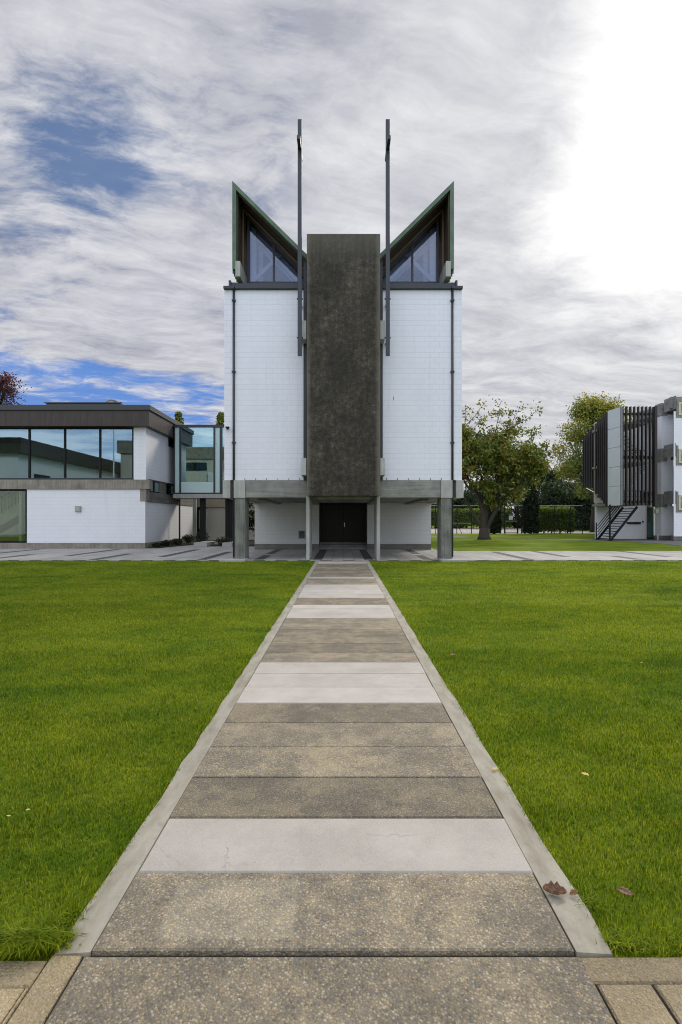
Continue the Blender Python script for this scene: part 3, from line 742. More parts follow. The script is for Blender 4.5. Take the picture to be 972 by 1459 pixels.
for s in (-1, 1):
    xa, xb = xm + s * .006, xm + s * 1.30
    g = MB(); k = 9
    for i in range(k):
        a_ = xa + (xb - xa) * i / k; b_ = xa + (xb - xa) * (i + 1) / k
        g.box(a_ + s * .004, b_ - s * .004, YD + (.0 if i % 2 else .006), YD + .06, zd0, zd1)
    dr = g.build('door', 'door', ch, .003)
    if s > 0:
        hx = xm - .0
        g = MB().box(hx + .03, hx + .07, YD - .05, YD - .02, 1.18, 1.42); g.box(hx + .035, hx + .065, YD - .03, YD + .0, 1.20, 1.23); g.box(hx + .035, hx + .065, YD - .03, YD + .0, 1.37, 1.40)
        g.build('handle', 'brass', dr, .005)
MB().box(-1.36, 1.36, YD + .062, YD + .2, .0, 2.7).build('door_backing', 'black', ch)
MB().box(-1.34, 1.34, YD - .1, YD + .05, zd1 + .01, zb0 + .02).build('door_head', 'black', ch)
# small floodlight on the left corner of the white wall
g = MB(); x = X(325, YW); z = Z(610, YW)
g.tube([(x, YW + .01, z - .03), (x, YW - .10, z - .01), (x + .03, YW - .2, z - .05)], [.02, .03, .05], 8); g.box(x - .07, x + .07, YW - .14, YW - .05, z - .01, z + .04)
g.build('wall_lamp', 'black', ch)
# chip in the right hand blockwork
MB().box(X(560.5, YW), X(561.5, YW), YW - .004, YW + .01, Z(570, YW), Z(565, YW)).build('wall_chip', 'concrete_dark', ch)

# the two crosses in front of the chapel
YC = 20.0
for s, lab in ((-1, 'slim dark steel cross left of the concrete pylon'), (1, 'slim dark steel cross right of the concrete pylon')):
    x = X(427.3, YC) if s < 0 else X(552.6, YC)
    cr = thing('steel_cross', lab, 'cross', (x, YC, Z(507, YC)), 'crosses flanking the pylon')
    MB().box(x - .078, x + .078, YC - .05, YC + .05, Z(507, YC), Z(171, YC)).build('mast', 'steel', cr, .008)
    za = Z(212, YC)
    MB().box(x - .06, x + .06, YC - .62, YC + .62, za - .07, za + .07).build('crossbar', 'steel', cr, .006)
    for py in (480.5, 425): MB().box(x - .115, x + .115, YC + .051, YC + .075, Z(py, YC) - .025, Z(py, YC) + .025).box(x - .03, x + .03, YC + .07, YW, Z(py, YC) - .03, Z(py, YC) + .03).build('mounting_bracket', 'black', cr)

# ------------------------------------------------------------------ the building on the left (glazed upper floor)
YF = 28.9
lb = thing('glazed_block', 'two storey white block with brown copper roof band and long blue windows', 'building', (X(207, YF), YF, 0))
xc = X(207, YF); xW = -30.0; yb = 45.0
z_pl = Z(773.5, YF); z_w1 = Z(697, YF); z_s1 = Z(683.5, YF); z_g1 = Z(609, YF); z_f1 = Z(587, YF); z_c1 = Z(579.5, YF)
g = MB().box(X(38.5, YF), xc, YF, YF + .3, z_pl, z_w1); g.box(xc - .3, xc, YF + .3, 38.0, z_pl, 2.56)
g.build('lower_wall', 'white_block_flat', lb)
g = MB().box(xW, xc + .0, YF - .03, YF + .3, 0, z_pl - .002); g.box(xc - .28, xc + .03, YF + .3, 38, 0, z_pl - .002)
g.build('plinth', 'concrete_warm', lb, .008)
MB().box(xW, X(213, YF - .08), YF - .08, YF + .4, z_w1 + .002, z_s1).build('floor_band', 'concrete_warm', lb, .01)
g = MB().box(xc - .3, xc + .06, YF + .45, 38, 2.56, 3.12); g.build('side_beam', 'concrete_dark', lb, .01)
g = MB().box(X(200, YF), xc + .07, YF - .04, YF + .44, Z(714, YF), z_w1 - .002); g.build('corner_block', 'concrete_warm', lb, .01)
# upper storey
g = MB().box(X(190.5, YF), X(208, YF), YF, YF + .35, z_s1 + .002, z_g1); g.box(xc - .3, xc + .03, YF + .35, 38, 3.86, z_g1)
g.build('upper_wall', 'white_block_flat', lb)
MB().box(xc - .3, xc - .05, YF + .4, 38, 3.12, 3.86).build('clerestory_wall', 'concrete_dark', lb)
g = MB().prism([(xW, YF - .42), (xc + .36, YF - .42), (xc + .36, 38.2), (xc - .05, 38.2), (xc - .05, YF - .02), (xW, YF - .02)], 'z', z_g1 + .01, z_f1)
g.build('roof_fascia', 'fascia', lb)
g = MB().prism([(xW, YF - .50), (xc + .44, YF - .50), (xc + .44, 38.3), (xc - .05, 38.3), (xc - .05, YF - .0), (xW, YF - .0)], 'z', z_f1 + .003, z_c1)
g.build('roof_edge', 'cap', lb, .02)
ox0, ox1, oy0, oy1 = X(66, 33.2), X(172, 33.2), 33.2, 37.0
g = MB().box(xW, xc - .06, YF + .001, oy0, z_f1 - .1, z_c1 - .02); g.box(xW, xc - .06, oy1, yb, z_f1 - .1, z_c1 - .02); g.box(xW, ox0, oy0, oy1, z_f1 - .1, z_c1 - .02); g.box(ox1, xc - .06, oy0, oy1, z_f1 - .1, z_c1 - .02)
g.build('roof', 'cap', lb)
# roof light with dome
zt = Z(574.5, 33.2)
g = MB().box(ox0, ox1, oy0, oy0 + .1, z_c1 - .02, zt); g.box(ox0, ox0 + .1, oy0 + .1, oy1, z_c1 - .02, zt); g.box(ox1 - .1, ox1, oy0 + .1, oy1, z_c1 - .02, zt)
g.box(ox0, ox1, oy1 - .1, oy1, z_c1 - .02, zt); g.box(ox0 - .1, ox1 + .1, oy0 - .08, oy0 + .05, zt, zt + .05)
sk = g.build('roof_light', 'cap', lb)
MB().box(ox0 + .1, ox1 - .1, oy0 + .1, oy1 - .1, zt - .05, zt - .02).build('pane', 'glass_clear', sk)
bm = bmesh.new(); bmesh.ops.create_uvsphere(bm, u_segments=20, v_segments=12, radius=.5)
for v in bm.verts: v.co.z = max(v.co.z, -.12) * .8
me = bpy.data.meshes.new('dome'); bm.to_mesh(me); bm.free(); me.materials.append(M['glass_dark']); me.polygons.foreach_set('use_smooth', [True] * len(me.polygons))
o = bpy.data.objects.new('dome', me); C.objects.link(o); o.parent = sk; o.location = Vector((X(160, 34), 34.0, zt + .02)) - Vector(lb.location)
def window(parent, x0, x1, y, z0, z1, mull, frame='black', pane='glass', fw=.07, dep=.10, name='window'):
    g = MB().box(x0, x1, y - dep / 2, y + dep / 2, z0, z0 + fw); g.box(x0, x1, y - dep / 2, y + dep / 2, z1 - fw, z1)
    xs = [x0 + fw / 2] + list(mull) + [x1 - fw / 2]
    for x in xs: g.box(x - fw / 2, x + fw / 2, y - dep / 2, y + dep / 2, z0 + fw, z1 - fw)
    wn = g.build(name, frame, parent)
    for a0, a1 in zip(xs[:-1], xs[1:]):
        MB().box(a0 + fw / 2, a1 - fw / 2, y - .012, y + .012, z0 + fw, z1 - fw).build('pane', pane, wn)
    return wn
window(lb, xW, X(190.3, YF), YF + .10, z_s1 + .004, z_g1 - .0, [X(p_, YF) for p_ in (-212, -161, -111, -60.5, -10, 41, 91.7, 142)], 'black', 'glass', .085, .14)
MB().box(xW, X(190.3, YF), YF - .07, YF + .03, z_s1 + .002, z_s1 + .09).build('window_sill', 'steel', lb)
window(lb, xW, X(38.2, YF), YF + .10, z_pl, z_w1 - .004, [X(p_, YF) for p_ in (-190, -110, -35)], 'black', 'glass_clear', .09, .14)
# side windows
for ya, yb_ , z0, z1 in ((29.75, 31.2, 3.16, 3.8), (32.5, 33.9, 3.16, 3.8), (34.6, 36.0, 3.16, 3.8)):
    g = MB().box(xc - .06, xc - .03, ya, yb_, z0, z0 + .05); g.box(xc - .06, xc - .03, ya, yb_, z1 - .05, z1); g.box(xc - .06, xc - .03, ya, ya + .05, z0 + .05, z1 - .05); g.box(xc - .06, xc - .03, yb_ - .05, yb_, z0 + .05, z1 - .05)
    wn = g.build('side_window', 'black', lb)
    MB().box(xc - .046, xc - .04, ya + .05, yb_ - .05, z0 + .05, z1 - .05).build('pane', 'glass_dark', wn)
wn = MB().box(xc + .03, xc + .05, 32.6, 33.9, Z(637, 33), Z(622, 33)).build('side_window', 'glass_dark', lb)
g = MB().tube([(xc + .46, 33.5, .1), (xc + .46, 33.5, z_f1 - .1)], [.055, .055], 10); g.tube([(xc + .46, 33.5, z_f1 - .12), (xc + .3, 33.5, z_f1 + .1)], [.06, .05], 8)
g.build('downpipe', 'pipe', lb, 0, True)
x = X(112, YF); z = Z(725, YF)
wl = MB().box(x - .16, x + .16, YF - .09, YF + .0, z - .16, z + .16).build('wall_lamp', 'stone_grey', lb, .015)
MB().box(x - .12, x + .12, YF - .10, YF - .09, z - .12, z + .12).build('lens', 'concrete_pale', wl)
wl['label'] = 'square grey bulkhead lamp'
# interior
MB().box(xW, xc - .31, YF + .42, yb, z_w1 + .05, z_s1 - .02).build('upper_floor', 'int_floor', lb)
MB().box(xW, xc - .31, 40.0, 40.2, 0, z_f1 - .1).build('inner_wall', 'int_pale', lb)
MB().box(xW, xc - .31, YF + .31, yb, 0, z_pl - .03).build('ground_floor', 'int_floor', lb)
g = MB().box(X(36, 29.8), X(40, 29.8), YF + .31, 39.9, z_pl, z_w1 + .04)
g.build('partition', 'int_pale', lb)
# stair inside the ground floor window
g = MB().prism([(-22.5, .5), (-21.6, .5), (-18.0, 2.55), (-18.0, 3.2), (-19.3, 3.2)], 'y', 31.2, 32.6)
g.prism([(-18.0, 2.55), (-17.95, 3.3), (-15.9, 2.2), (-17.6, 1.1)], 'y', 31.3, 32.4); ist = g.build('indoor_stair', 'int_pale', lb)
g = MB()
for i in range(26): x = -22 + i * .2; z = .9 + (x + 22) * .6; g.box(x - .012, x + .012, 31.12, 31.15, min(z, 3.0), min(z, 3.0) + .9)
g.bar((-22, 31.13, 1.8), (-18.5, 31.13, 3.9), .05, .05); g.build('rail', 'black', ist)
g = MB().prism([(-20.5, z_s1), (-16.9, z_s1), (-16.9, 5.35), (-19.2, 5.35)], 'y', 31.5, 31.7); g.build('stair_wall', 'int_pale', lb)
MB().box(X(130, 33), X(151, 33), 33.6, 33.7, 3.8, 5.05).build('wood_panel', 'int_wood', lb)

# ------------------------------------------------------------------ glazed walkway between the two buildings
YK = 32.6
br = thing('glass_walkway', 'raised box of aqua glass linking the white blocks on black posts', 'walkway', (X(283, YK), YK, 0))
zk0, zk1 = Z(704, YK), Z(609, YK)
xk0, xk1 = X(248.5, YK), -CX - .04
MB().box(xk0 - .06, xk1, YK - .05, YK + 1.3, Z(709.5, YK), zk0).box(xc + .07, xk1, YK + 1.3, YK + 2.3, Z(709.5, YK), zk0).build('walkway_floor', 'concrete_pale', br)
MB().box(xk0 - .06, xk1, YK - .06, YK + 1.3, zk1, zk1 + .16).box(xc + .07, xk1, YK + 1.3, YK + 2.3, zk1, zk1 + .16).build('walkway_roof', 'steel', br)
g = MB().box(xk0, xk1, YK - .03, YK + .08, zk0 + .002, zk0 + .09)
for px, wd in ((249, .05), (257, .11), (305.6, .11), (315.2, .16)): x = X(px, YK); g.box(x - wd / 2, x + wd / 2, YK - .04, YK + .07, zk0 + .09, zk1 - .002)
fr = g.build('walkway_frame', 'steel', br)
MB().box(xk0 + .05, X(257, YK) - .055, YK, YK + .02, zk0 + .09, zk1 - .01).build('frit_pane', 'frit', br)
MB().box(X(305.6, YK) + .055, X(315.2, YK) - .08, YK, YK + .02, zk0 + .09, zk1 - .01).build('frit_pane', 'frit', br)
MB().box(X(257, YK) + .055, X(305.6, YK) - .055, YK, YK + .02, zk0 + .75, zk1 - .35).build('pane', 'glass_aqua', br)
MB().box(X(257, YK) + .055, X(305.6, YK) - .055, YK, YK + .02, zk0 + .09, zk0 + .747).build('frit_pane', 'frit', br)
MB().box(X(257, YK) + .055, X(305.6, YK) - .055, YK, YK + .02, zk1 - .347, zk1 - .003).build('pane', 'glass_aqua', br)
MB().box(X(315.2, YK) + .08, xk1, YK, YK + .02, zk0 + .09, zk1 - .01).build('pane', 'glass_aqua', br)
MB().box(xc + .07, xk1, YK + 2.2, YK + 2.22, zk0, zk1 - .01).build('back_pane', 'glass_dark', br)
MB().box(xk0, xk0 + .04, YK + .09, YK + 2.19, zk0, zk1 - .01).build('end_pane', 'glass_dark', br)
for px, wd in ((286, .32), (321.5, .22), (327, .22)):
    x = X(px, YK); MB().box(x - wd / 2, x + wd / 2, YK + .4, YK + .62, .18, Z(709.5, YK) - .002).build('post', 'black', br)
for pa, pb in ((276, 295), (316.5, 330.5)):
    MB().box(X(pa, 30.6), X(pb, 30.6), 30.6, 33.4, 0, .24).build('post_base', 'concrete_pale', br, .01)
# garden wing behind the walkway
gw = thing('rear_wing', 'low beige block wall with dark glazed door beneath the glass walkway', 'building', (-8, 41.0, 0))
MB().box(-15, -11.55, 40.8, 41.1, 0, 2.545).build('wall', 'cream_block', gw)
MB().box(-15, -4.0, 40.72, 41.1, 2.55, 3.6).build('wall_band', 'beige_block', gw)
MB().box(-11.55, -10.65, 40.95, 41.0, .1, 2.545).build('door', 'glass_dark', gw)
MB().box(-11.55, -10.65, 41.02, 41.06, .1, 2.545).build('door_backing', 'black', gw)
for x in (-10.65, -10.05): MB().box(x, x + .07, 40.85, 40.949, .1, 2.545).build('door_frame', 'sign_white', gw)
MB().box(-10.58, -4.0, 40.8, 41.1, 0, 2.545).build('wall', 'cream_block', gw)
MB().box(-15, -4, 41.1, 52, 0, 3.55).build('rear_body', 'cream_block', gw)
MB().box(-10.85, -10.3, 39.6, 39.9, .9, 2.3).build('meter_box', 'stone_grey', gw)

# ------------------------------------------------------------------ residence on the right
rs = thing('residence', 'three storey white residence with grey concrete bands and dark fin screens', 'building', (24, 41, 0))
YA = 43.2
xa0 = X(850, YA)
MB().box(xa0, X(921, YA), YA, YA + .3, 0, 2.9).build('wall', 'white_block_flat', rs)
MB().prism([(xa0, YA + .3), (24.6, YA + .3), (38, 62), (X(852, 62), 62)], 'z', 0, 3.9).build('rear_body', 'white_block_flat', rs)
MB().prism([(X(893, YA), YA + .3), (26, YA + .3), (38, 62), (X(896, 62), 62)], 'z', 3.91, 9.6).build('rear_body', 'white_block_flat', rs)
MB().box(xa0 - .02, X(873, YA), YA - .02, YA - .001, 2.95, 4.0).build('stair_band', 'concrete_warm', rs)
g = MB()
for i in range(4): g.box(xa0 - .02 + i * .28, xa0 + .26 + i * .28, YA - .03, YA - .001, 4.0, 4.85 - i * .25)
g.build('wall_stub', 'white_block_flat', rs)
dr = MB().box(X(922, YA), X(931.5, YA), YA + .02, YA + .1, .05, 2.6).build('door', 'glass_dark', rs)
MB().box(X(922, YA) + .05, X(931.5, YA) - .03, YA + .0, YA + .018, .1, 1.35).build('door_panel', 'teal', dr)
MB().box(X(893, YA), X(912, YA), YA - .14, YA - .002, Z(746.3, YA), Z(743.8, YA)).build('handrail', 'black', rs)
MB().box(X(915, YA), X(917, YA), YA - .03, YA - .002, Z(744.5, YA), Z(742, YA)).build('door_lock', 'black', rs)
MB().box(X(920, YA), X(921.6, YA), YA - .03, YA + .12, 0, 2.75).build('door_post', 'cream_block', rs)
# bays
YB1, YB2 = 41.2, 39.4
b1a, b1b = X(933, YB1), X(959.6, YB1); b2a, b2b = X(960, YB2), 36.0
bay1 = [(X(933.5, 42.0), 42.0), (X(942.5, YB1), YB1), (b1b, YB1), (X(960, 49), 49), (X(936, 49), 49)]
bay2 = [(b2a, YB2), (b2b, YB2), (b2b, 50), (X(962, 50), 50)]
for z0, z1 in ((.33, Z(720.5, YB1)), (Z(705, YB1), Z(655.5, YB1)), (Z(640, YB1), Z(590.5, YB1))): MB().prism(bay1, 'z', z0, z1).build('bay_wall', 'white_block_flat', rs)
for z0, z1 in ((.33, Z(722, YB2)), (Z(722, YB2) + .003, Z(655, YB2)), (Z(655, YB2) + .003, Z(586, YB2))): MB().prism(bay2, 'z', z0, z1).build('bay_wall', 'white_block_flat', rs)
MB().box(b1a + .1, b1b, YB1 - .03, YB1 + .3, 0, .328).build('plinth', 'concrete_dark', rs)
MB().box(b2a - .03, b2b, YB2 - .03, YB2 + .3, 0, .328).build('plinth', 'concrete_dark', rs)
for z0, z1 in ((Z(720, YB1), Z(705.5, YB1)), (Z(655, YB1), Z(640.5, YB1)), (Z(590, YB1), Z(576, YB1))):
    MB().prism([(X(932.5, 42.0), 41.9), (X(942.5, YB1) - .05, YB1 - .06), (X(950, YB1), YB1 - .06), (X(952, 49), 48.9), (X(937, 49), 48.9)], 'z', z0 - .12, z1 + .08).build('floor_band', 'concrete', rs)
    MB().box(X(955.8, YB2 + .6), X(962.5, YB2), YB2 - .05, YB2 + 1.4, z0 + .05, z1 + .25).build('floor_block', 'concrete', rs)
    MB().prism([(X(950, YB1) + .003, YB1 + .3), (b1b, YB1 + .3), (X(958, 48), 48), (X(955, 48), 48)], 'z', z0 - .2, z1 + .2).build('bay_return', 'white_block_flat', rs)
MB().prism([(X(905.5, 43.6), 43.6), (X(908, 60), 60), (38, 60), (38, 41.3), (X(945, 40.9), 41.3)], 'z', 9.78, 10.45).build('roof_parapet', 'concrete', rs)
MB().prism([(X(951, 40.5), 40.5), (X(956, 39.7), 39.7), (37, 39.7), (37, 60), (X(955, 60), 60)], 'z', 10.0, 10.85).build('roof_parapet', 'concrete', rs)
for y0, y1 in ((573, 592), (639.5, 660), (705, 727)):
    z0, z1 = Z(y1, YB2), Z(y0, YB2)
    MB().box(X(963.5, YB2), X(966, YB2), YB2 - .06, YB2 - .001, z0 - .15, z1 + .25).build('window_surround', 'concrete_warm', rs)
    MB().box(X(966, YB2) + .002, X(1000, YB2), YB2 - .05, YB2 - .001, z0 - .15, z0 - .001).build('window_sill', 'concrete_warm', rs)
    window(rs, X(966.2, YB2), X(996, YB2), YB2 - .05, z0, z1, [X(981, YB2)], 'cream_frame', 'glass_dark', .14, .09)
wl = MB().box(X(935, YB1), X(939.5, YB1), YB1 + .0, YB1 + .42, Z(731.5, YB1), Z(725.5, YB1)).build('wall_lamp', 'lamp_glass', rs, .03); wl['label'] = 'cream bulkhead lamp by the door'
MB().tube([(X(937.5, 40.6), 40.6, .0), (X(937.5, 40.6), 40.6, .45)], [.03, .03], 8).build('gully_pipe', 'sign_white', rs)
# stair enclosure: fins and pale panel
Yp0, Yp1 = 40.0, 38.4
p0 = (X(866, Yp0), Yp0); p1 = (X(886, Yp1), Yp1)
zt0, zt1 = Z(585.4, Yp0), Z(578.8, Yp1); zp0 = Z(721, Yp0)
zt_ = zt0
nx, ny = (p1[1] - p0[1]), -(p1[0] - p0[0]); ln = math.hypot(nx, ny); nx, ny = nx / ln * .1, ny / ln * .1
g = MB(); hh = (zt_ - zp0) / 5
for i in range(5): g.prism([p0, p1, (p1[0] - nx, p1[1] - ny), (p0[0] - nx, p0[1] - ny)], 'z', zp0 + i * hh + .012, zp0 + (i + 1) * hh - .012)
g.build('stair_panel', 'panel', rs)
MB().prism([(p0[0] - nx * .4 + .02, p0[1]), (p1[0] - nx * .4, p1[1] + .02), (p1[0] - nx * .9, p1[1]), (p0[0] - nx * .9, p0[1])], 'z', zp0 + .05, zt_ - .05).build('panel_core', 'black', rs)
p2 = (X(831, 46.2), 46.2); nf = 13
for i in range(nf):
    f = (i + .4) / nf; x = p0[0] + (p2[0] - p0[0]) * f; y = p0[1] + (p2[1] - p0[1]) * f
    px = HX + x / y * F
    ytop = 585.5 + (866 - px) / 35 * 39.5
    ybot = 695 if px < 847 else 695 + (px - 847) / 19 * 27
    ybot = 695 if px < 847 else 695 + math.ceil((px - 847) / 3.2) * 4.5
    MB().box(x - .10, x + .10, y - .05, y + .09, Z(min(ybot, 722), y), Z(ytop, y)).build('fin', 'fin', rs)
g = MB()
g.bar((p0[0] + .25, p0[1] + .1, zp0 + .3), (p2[0] + .25, p2[1], Z(700, p2[1]) + .2), .1, .2); g.bar((p0[0] + .25, p0[1] + .1, zt_ - .6), (p2[0] + .25, p2[1], Z(630, p2[1])), .1, .2)
g.bar((p0[0] + .3, p0[1] + .1, 6), (p2[0] + .3, p2[1], 6.4), .1, .2)
g.build('fin_rail', 'fin', rs)
g = MB().prism([(p0[0] + .45, p0[1]), (p2[0] + .5, p2[1] - .2), (p2[0] + .6, p2[1] - .2), (p0[0] + .55, p0[1])], 'z', 4.9, 8.6); g.build('stair_screen', 'fin', rs)
x9 = X(933, Yp1)
for i in range(9):
    x = p1[0] + .09 + (x9 - p1[0] - .09) * i / 8
    MB().box(x - .042, x + .042, Yp1 - .02, Yp1 + .22, Z(720, Yp1), Z(579, Yp1)).build('fin', 'fin', rs)
g = MB()
for z in (Z(588, Yp1), Z(714, Yp1)): g.box(p1[0], x9, Yp1 + .35, Yp1 + .43, z - .12, z + .05)
g.box(p1[0], x9, Yp1 + .35, Yp1 + .43, Z(651, Yp1) - .1, Z(651, Yp1) + .1); g.box(x9 - .02, x9 + .16, Yp1 - .06, Yp1 + .3, Z(722, Yp1), Z(579, Yp1)); g.box(p1[0] - .02, p1[0] + .05, Yp1 + .02, Yp1 + .3, Z(722, Yp1), Z(579, Yp1))
g.build('fin_rail', 'fin', rs)
# landings and flights behind the fins
g = MB()
for z in (2.65, 5.7, 8.7): g.box(p1[0] + .1, x9, Yp1 + .9, YA, z, z + .18)
g.build('landing', 'concrete_warm', rs)
g = MB()
for z, d_ in ((2.9, 1), (5.9, -1)):
    for i in range(12):
        xx = p1[0] + .2 + (i * .2 if d_ > 0 else (11 - i) * .2); zz = z + i * .24
        g.box(xx, xx + .2, Yp1 + .9, Yp1 + 2.1, zz, zz + .06)
g.build('stair_flight', 'sign_white', rs)
g = MB()
for z in (3.7, 6.7): g.box(p1[0] + .2, x9 - .1, Yp1 + .75, Yp1 + .8, z, z + .05); g.box(p1[0] + .2, x9 - .1, Yp1 + .75, Yp1 + .8, z - .4, z - .36)
for i in range(14): xx = p1[0] + .25 + i * .17; g.box(xx, xx + .025, Yp1 + .76, Yp1 + .79, 2.9, 3.7); g.box(xx, xx + .025, Yp1 + .76, Yp1 + .79, 5.9, 6.7)
g.build('balustrade', 'black', rs)
MB().box(p1[0] + .2, x9 + 1, YA - .3, YA - .1, 2.95, 9.5).build('stair_back_wall', 'cream_block', rs)
# outdoor stair
st = thing('metal_staircase', 'black open tread metal staircase beneath the fin screen of the residence', 'staircase', (X(870, 39.4), 39.4, 0))
ya_, yb_ = 39.4, 41.4
xs0, xs1, zs1 = X(870, ya_), X(908, ya_), Z(722, ya_)
for y in (ya_, yb_):
    MB().bar((xs0, y, .02), (xs1, y, zs1), .06, .17, 0, (0, 0, 1)).build('stringer', 'black', st)
for i in range(13):
    f = (i + .6) / 13.3; x = xs0 + (xs1 - xs0) * f; z = zs1 * f
    MB().box(x - .13, x + .13, ya_ + .04, yb_ - .04, z - .025, z + .025).build('tread', 'black', st)
g = MB()
for dz_ in (.35, .6, .85, 1.1): g.bar((xs0, yb_, dz_), (xs1, yb_, zs1 + dz_), .05, .05)
g.build('side_rail', 'fin', st)
MB().bar((xs0 - .1, yb_, 0), (xs0 - .1, yb_, 1.35), .07, .07).build('newel_post', 'black', st)
MB().box(X(869, 39.2) - .05, X(869, 39.2) + .05, 39.15, 39.25, 0, 2.7).build('post', 'black', st)

# ------------------------------------------------------------------ building behind the camera (two wings seen mirrored in the windows, a wide one added to block low sky)
ob = thing('opposite_block', 'white court wings with brown roof edge mirrored in the dark windows, with an unseen wing added to block low sky', 'building', (-34, -22, 0))
MB().box(-46, -34, -42, 3, 0, 8.5).build('wall', 'white_block_flat', ob)
MB().box(-46.6, -33.4, -42.5, 3.5, 8.5, 10.1).build('roof', 'fascia', ob)
MB().box(-33.4, -13, -33, -21, 0, 11.5).build('wall', 'cream_block', ob)
MB().box(-33.8, -12.7, -33.3, -20.7, 11.5, 13.4).build('roof', 'concrete_warm', ob)
MB().box(-13, 34, -34, -24, 0, 8.6).build('wall', 'white_block_flat', ob)  # unseen wing and its roof, added to keep low sky light off the porch
MB().box(-12.6, 34.5, -34.5, -23.4, 8.6, 10.2).build('roof', 'fascia', ob)
for y in (-38, -31.5, -26, -17, -9.5, -3):
    MB().box(-34.02, -33.92, y, y + 3.1, 4.6, 6.6).build('window', 'black', ob)
for z in (2.2, 5.4, 9.6):
    for x in (-26.5, -19.5): MB().box(x, x + 4.2, -20.98, -20.9, z, z + 1.3).build('window', 'black', ob)
MB().box(-22, -17, -20.97, -20.5, 6.9, 9.3).build('white_panel', 'panel', ob)
fp = thing('flagpole', 'tall pole with a dark flag mirrored in the upper windows', 'flagpole', (-30.5, -12, 0))
MB().tube([(-30.5, -12, 0), (-30.5, -12, 17)], [.12, .07], 10).build('pole', 'sign_white', fp)
g = MB(); b = len(g.v)
for i in range(9):
    for k in range(2): g.v.append((-30.5 + i * .3, -12 + .18 * math.sin(i * 1.1), 16.8 - k * 1.5 - i * .09))
for i in range(8): g.f.append((i * 2, i * 2 + 1, i * 2 + 3, i * 2 + 2)); g.mi.append(0)
fl = g.build('flag', 'flag', fp); sm = fl.modifiers.new('thick', 'SOLIDIFY'); sm.thickness = .01

# ------------------------------------------------------------------ trees and plants
def leaf_quads(cen, size, nrm_bias=None, aspect=.5):
    n = len(cen)
    a = nrg.normal(size=(n, 3)); a /= np.linalg.norm(a, axis=1)[:, None]
    b = nrg.normal(size=(n, 3)); b -= a * np.sum(a * b, 1)[:, None]; b /= np.linalg.norm(b, axis=1)[:, None]
    s = size * nrg.uniform(.6, 1.3, n); a *= s[:, None]; b *= (s * aspect)[:, None]
    V = np.empty((n, 4, 3)); V[:, 0] = cen - a; V[:, 1] = cen + b * .9 - a * .1; V[:, 2] = cen + a; V[:, 3] = cen - b * .9 - a * .1
    return V
def grow(mb, p, d, r, length, depth, tips, spread=.55, up=.12, seg=4, ratio=.72, kids=(2, 3)):
    pts = [p.copy()]; rad = [r]; q = p.copy(); dd = d.normalized()
    for i in range(seg):
        dd = (dd + Vector((rng.gauss(0, .13), rng.gauss(0, .13), rng.gauss(0, .08) + up * .25))).normalized()
        q = q + dd * (length / seg); pts.append(q.copy()); rad.append(max(r * (1 - .38 * (i + 1) / seg), .008))
        if depth <= 1: tips.append((q.copy(), depth))
    mb.tube(pts, rad, 8 if r > .08 else 5, 0, depth == 0)
    if depth == 0: return
    for k in range(rng.choice(kids)):
        ax = dd.orthogonal().normalized(); ax.rotate(Matrix.Rotation(rng.uniform(0, 6.283), 3, dd))
        nd = (dd + ax * rng.uniform(spread * .6, spread * 1.35) + Vector((0, 0, up))).normalized()
        st_ = pts[-1] if k < 2 else pts[-2]
        grow(mb, st_, nd, rad[-1] * .78, length * ratio * rng.uniform(.8, 1.15), depth - 1, tips, spread, up, seg, ratio, kids)

